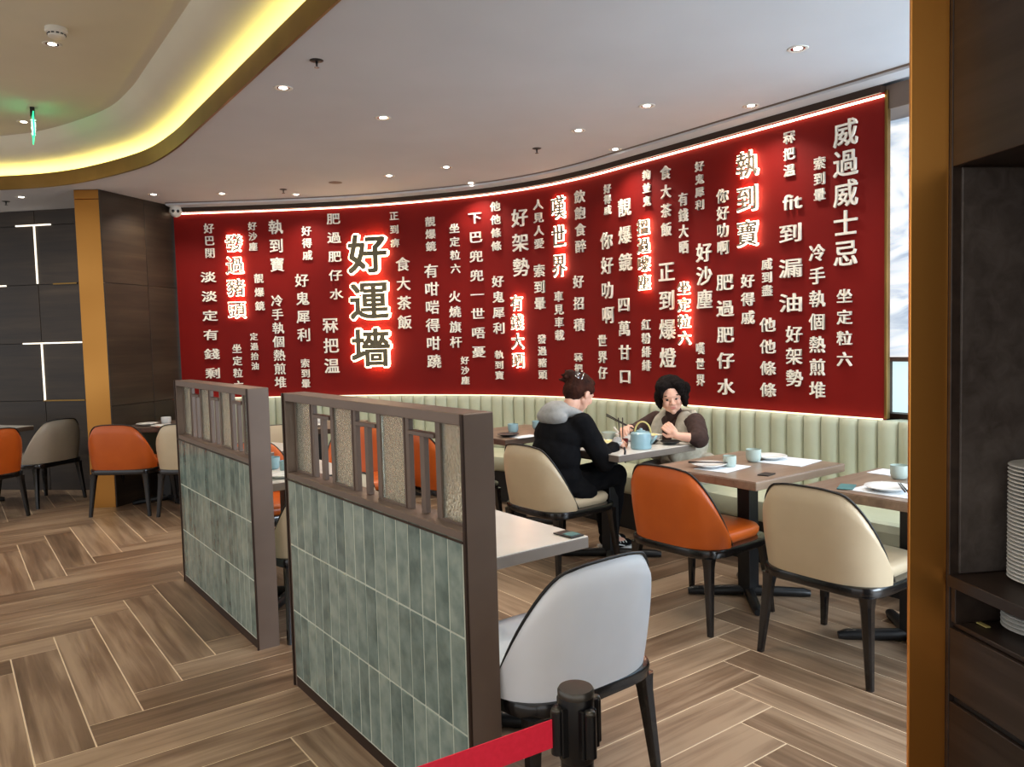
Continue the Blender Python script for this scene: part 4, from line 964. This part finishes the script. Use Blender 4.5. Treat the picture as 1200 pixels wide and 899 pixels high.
r = empty('exit_sign', (.665, 7.0, 3.35), math.radians(86.5)); tag(r, 'green hanging exit sign seen almost edge-on', 'exit sign')
b = bmesh.new(); box(b, (0, 0, -.035), (.05, .03, .07), bev=.002); fin(b, 'bracket', M['dplastic'], r)
b = bmesh.new(); box(b, (0, 0, -.155), (.36, .008, .17), bev=.002); pn = fin(b, 'panel', M['mint'], r)
b = bmesh.new()
for s in (-1, 1):
    y = s*.0052
    tube(b, [(-.09, y, -.115), (-.09, y, -.118)], .014, 10); tube(b, [(-.09, y, -.13), (-.10, y, -.17)], .010, 6); tube(b, [(-.10, y, -.17), (-.07, y, -.20), (-.075, y, -.225)], .007, 6); tube(b, [(-.10, y, -.17), (-.13, y, -.20), (-.15, y, -.20)], .007, 6); tube(b, [(-.09, y, -.135), (-.06, y, -.155)], .006, 6)
    box(b, (.06, y, -.155), (.10, .002, .018)); tube(b, [(.085, y, -.13), (.12, y, -.155), (.085, y, -.18)], .008, 6)
fin(b, 'symbol', M['exitw'], pn)
# dome camera at the corner of the dark wall
r = empty('security_camera', (2.02, 8.50, 2.96)); tag(r, 'small white twin-lens dome camera where the dark wall meets the red wall', 'camera')
b = bmesh.new(); lathe(b, [(0, 0), (.06, 0), (.06, -.03), (.05, -.04), (0, -.04)], 24); fin(b, 'mount', M['wplastic'], r, smooth=True, auto=40)
b = bmesh.new(); bmesh.ops.create_uvsphere(b, u_segments=24, v_segments=14, radius=.062, matrix=Matrix.Translation((0, 0, -.075))); hd_ = fin(b, 'head', M['wplastic'], r, smooth=True)
dd = Vector((-2.02, -8.5, -1.1)).normalized(); side = dd.cross(Vector((0, 0, 1))).normalized()
for s in (-1, 1):
    c_ = Vector((0, 0, -.075))+dd*.052+side*s*.022; b = bmesh.new(); bmesh.ops.create_uvsphere(b, u_segments=14, v_segments=8, radius=.016, matrix=Matrix.Translation(c_)); fin(b, 'lens', M['dplastic'], hd_, smooth=True)
# ================================================================ STANCHION WITH BELT
S = (.842, .985, 0)
r = empty('barrier_post', S); tag(r, 'black retractable-belt barrier post in the foreground', 'barrier post')
b = bmesh.new(); lathe(b, [(0, 0), (.16, 0), (.16, .012), (.06, .03), (0, .03)], 40); fin(b, 'base', M['stanch'], r, smooth=True, auto=40)
b = bmesh.new(); tube(b, [(0, 0, .02), (0, 0, .79)], .0285, 32); fin(b, 'pole', M['stanch'], r, smooth=True, auto=50)
b = bmesh.new(); lathe(b, [(.0295, .775), (.031, .778), (.031, .886), (.0295, .892), (0, .892)], 36); hd_ = fin(b, 'cassette', M['stanch'], r, smooth=True, auto=40)
b = bmesh.new(); lathe(b, [(.0305, .886), (.0315, .889), (.0315, .896), (.029, .900), (0, .9005)], 36); fin(b, 'top_cap', M['stanchcap'], hd_, smooth=True, auto=40)
dirb = Vector((-.995, .10, 0)); ang = [math.atan2(dirb.y, dirb.x)+k*PI/2 for k in range(4)]
for k, a in enumerate(ang):
    c_ = Vector((math.cos(a), math.sin(a), 0))
    b = bmesh.new(); tube(b, [c_*.040+Vector((0, 0, .795)), c_*.040+Vector((0, 0, .868))], .0105, 14); kn = fin(b, 'belt_roller', M['stanch'], hd_, smooth=True, auto=50)
    b = bmesh.new(); lathe(b, [(.0, .875), (.008, .8745), (.0105, .868), (.0, .868)], 14, (c_.x*.040, c_.y*.040, 0)); fin(b, 'screw_cap', M['stanchcap'], hd_, smooth=True)
    sd = Vector((-c_.y, c_.x, 0)); b = bmesh.new(); p_ = c_*.032
    box(b, (p_.x, p_.y, .832), (.014, .030, .085), a, bev=.002); fin(b, 'slot_plate', M['stanch'], hd_)
b = bmesh.new(); n_ = 40; ring = []
bs = Vector(S)+dirb*.050; be = bs+dirb*1.6
for k in range(n_+1):
    t = k/n_; p_ = bs.lerp(be, t); sag = -.012*math.sin(PI*t)
    nn = Vector((-dirb.y, dirb.x, 0))*.0009
    ring.append([b.verts.new(p_+nn+Vector((0, 0, .808+sag))), b.verts.new(p_+nn+Vector((0, 0, .857+sag))), b.verts.new(p_-nn+Vector((0, 0, .857+sag))), b.verts.new(p_-nn+Vector((0, 0, .808+sag)))])
for a, c in zip(ring, ring[1:]):
    for k in range(4): b.faces.new((a[k], a[(k+1) % 4], c[(k+1) % 4], c[k]))
b.faces.new(ring[0]); b.faces.new(ring[-1])
tag(fin(b, 'barrier_belt', M['belt']), 'bright red belt stretched from the black barrier post to the lower left', 'belt')
# ================================================================ RIGHT GOLD COLUMN AND SERVICE CABINET
CR = Vector((2.093, .944, 0)); ncab = Vector((-.876, .482, 0)); dcab = Vector((-.482, -.876, 0))      # dcab runs along the cabinet front towards us
ca = math.atan2(dcab.y, dcab.x)
cL = Vector((2.016, 1.002, 0)); d_ = (CR-cL).normalized(); a_ = math.atan2(d_.y, d_.x); wcol = (CR-cL).length
b = bmesh.new(); box(b, (wcol/2, .006, 1.48), (wcol, .012, 2.958), bev=.0015)
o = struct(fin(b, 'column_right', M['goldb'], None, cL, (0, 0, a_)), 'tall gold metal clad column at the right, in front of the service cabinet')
K = empty('service_cabinet', CR, ca); tag(K, 'dark veneer service cabinet with an open niche and drawers at the right edge', 'cabinet')
# local axes: x along the front towards us, y into the depth is -? -> depth direction = local +y or -y
depth = Vector((.876, -.482, 0)); ly = Vector((-math.sin(ca), math.cos(ca), 0)); sy = 1 if ly.dot(depth) > 0 else -1
def kb(name, x0, x1, y0, y1, z0, z1, mat='cabwood', bev=.0015, par=None, lab=None):
    b = bmesh.new(); box(b, (0, 0, 0), (x1-x0, y1-y0, z1-z0), bev=bev); o = fin(b, name, M[mat], par or K, ((x0+x1)/2, sy*(y0+y1)/2, (z0+z1)/2))
    if lab: o['label'] = lab
    return o
LK = 1.9
kb('side_panel', -.008, .012, 0.0, .62, 0, 2.955)
kb('side_panel', LK-.02, LK, 0.0, .62, 0, 2.955)
kb('back_panel', .012, LK-.02, .60, .62, 0, 2.955)
kb('upper_front', .014, LK-.02, 0.0, .022, 1.902, 2.955, lab='tall dark upper cabinet front')
kb('upper_base', .014, LK-.02, .024, .60, 1.905, 1.925)
kb('niche_lining', .012, .020, .024, .598, .855, 1.90, 'lining', lab='greyer veneer side of the niche')
kb('counter', .012, LK-.02, -.006, .60, .822, .852, lab='dark counter shelf of the niche')
kb('inner_shelf', .012, LK-.02, .01, .60, .715, .727)
kb('lower_side', .012, .03, .004, .6, .727, .822)
kb('drawer', .014, .95, 0.0, .55, .534, .712); kb('drawer', .954, LK-.02, 0.0, .55, .534, .712)
kb('finger_groove', .014, LK-.02, .012, .5, .514, .534, 'benchdark')
kb('door', .014, .95, 0.0, .022, .09, .514); kb('door', .954, LK-.02, 0.0, .022, .09, .514)
kb('kick_board', .014, LK-.02, .05, .07, 0, .085, 'benchdark')
def kpt(x, y, z): return CR+dcab*x+depth*y+Vector((0, 0, z))
cx_, cy_ = .13, .196
ONES = ['', 'first', 'second', 'third', 'fourth', 'fifth', 'sixth', 'seventh', 'eighth', 'ninth', 'tenth', 'eleventh', 'twelfth', 'thirteenth', 'fourteenth', 'fifteenth', 'sixteenth', 'seventeenth', 'eighteenth', 'nineteenth']
def ordw(n):
    if n < 20: return ONES[n]
    t = {2: 'twent', 3: 'thirt'}[n//10]
    return t+'ieth' if n % 10 == 0 else t+'y-'+ONES[n % 10]
for k in range(30):
    p_ = kpt(cx_, cy_, .853+k*.0098); n_ = True
    b = None
    if k == 0:
        b = bmesh.new(); lathe(b, [(0, .002), (.06, 0), (.066, .003), (.098, .0085), (.101, .0105), (.098, .0125), (.066, .0065), (0, .006)], 36); p0 = fin(b, 'stacked_plate', M['ceramic'], None, p_, smooth=True, auto=60); o = p0
    else: o = p0.copy(); C.objects.link(o); o.location = p_
    for q_ in ('label', 'category', 'group'):
        if q_ in o: del o[q_]
    tag(o, '%s plate from the top of the tall white stack on the counter' % ordw(30-k), 'plate', 'tall stack of white plates')
for k in range(4):
    p_ = kpt(.125, .175, .729+k*.011); o = p0.copy(); C.objects.link(o); o.location = p_; o.scale = (.93, .93, 1)
    for q_ in ('label', 'category', 'group'):
        if q_ in o: del o[q_]
    tag(o, '%s plate from the top of the short stack on the lower shelf' % ordw(4-k), 'plate', 'short stack of plates on the lower shelf')
b = bmesh.new(); box(b, (0, 0, 0), (.035, .012, .003)); tag(fin(b, 'brass_tag', M['yellow'], None, kpt(.06, .06, .731), (0, 0, ca)), 'small yellowish tag lying on the lower shelf', 'tag')
print('objects', len(bpy.data.objects))
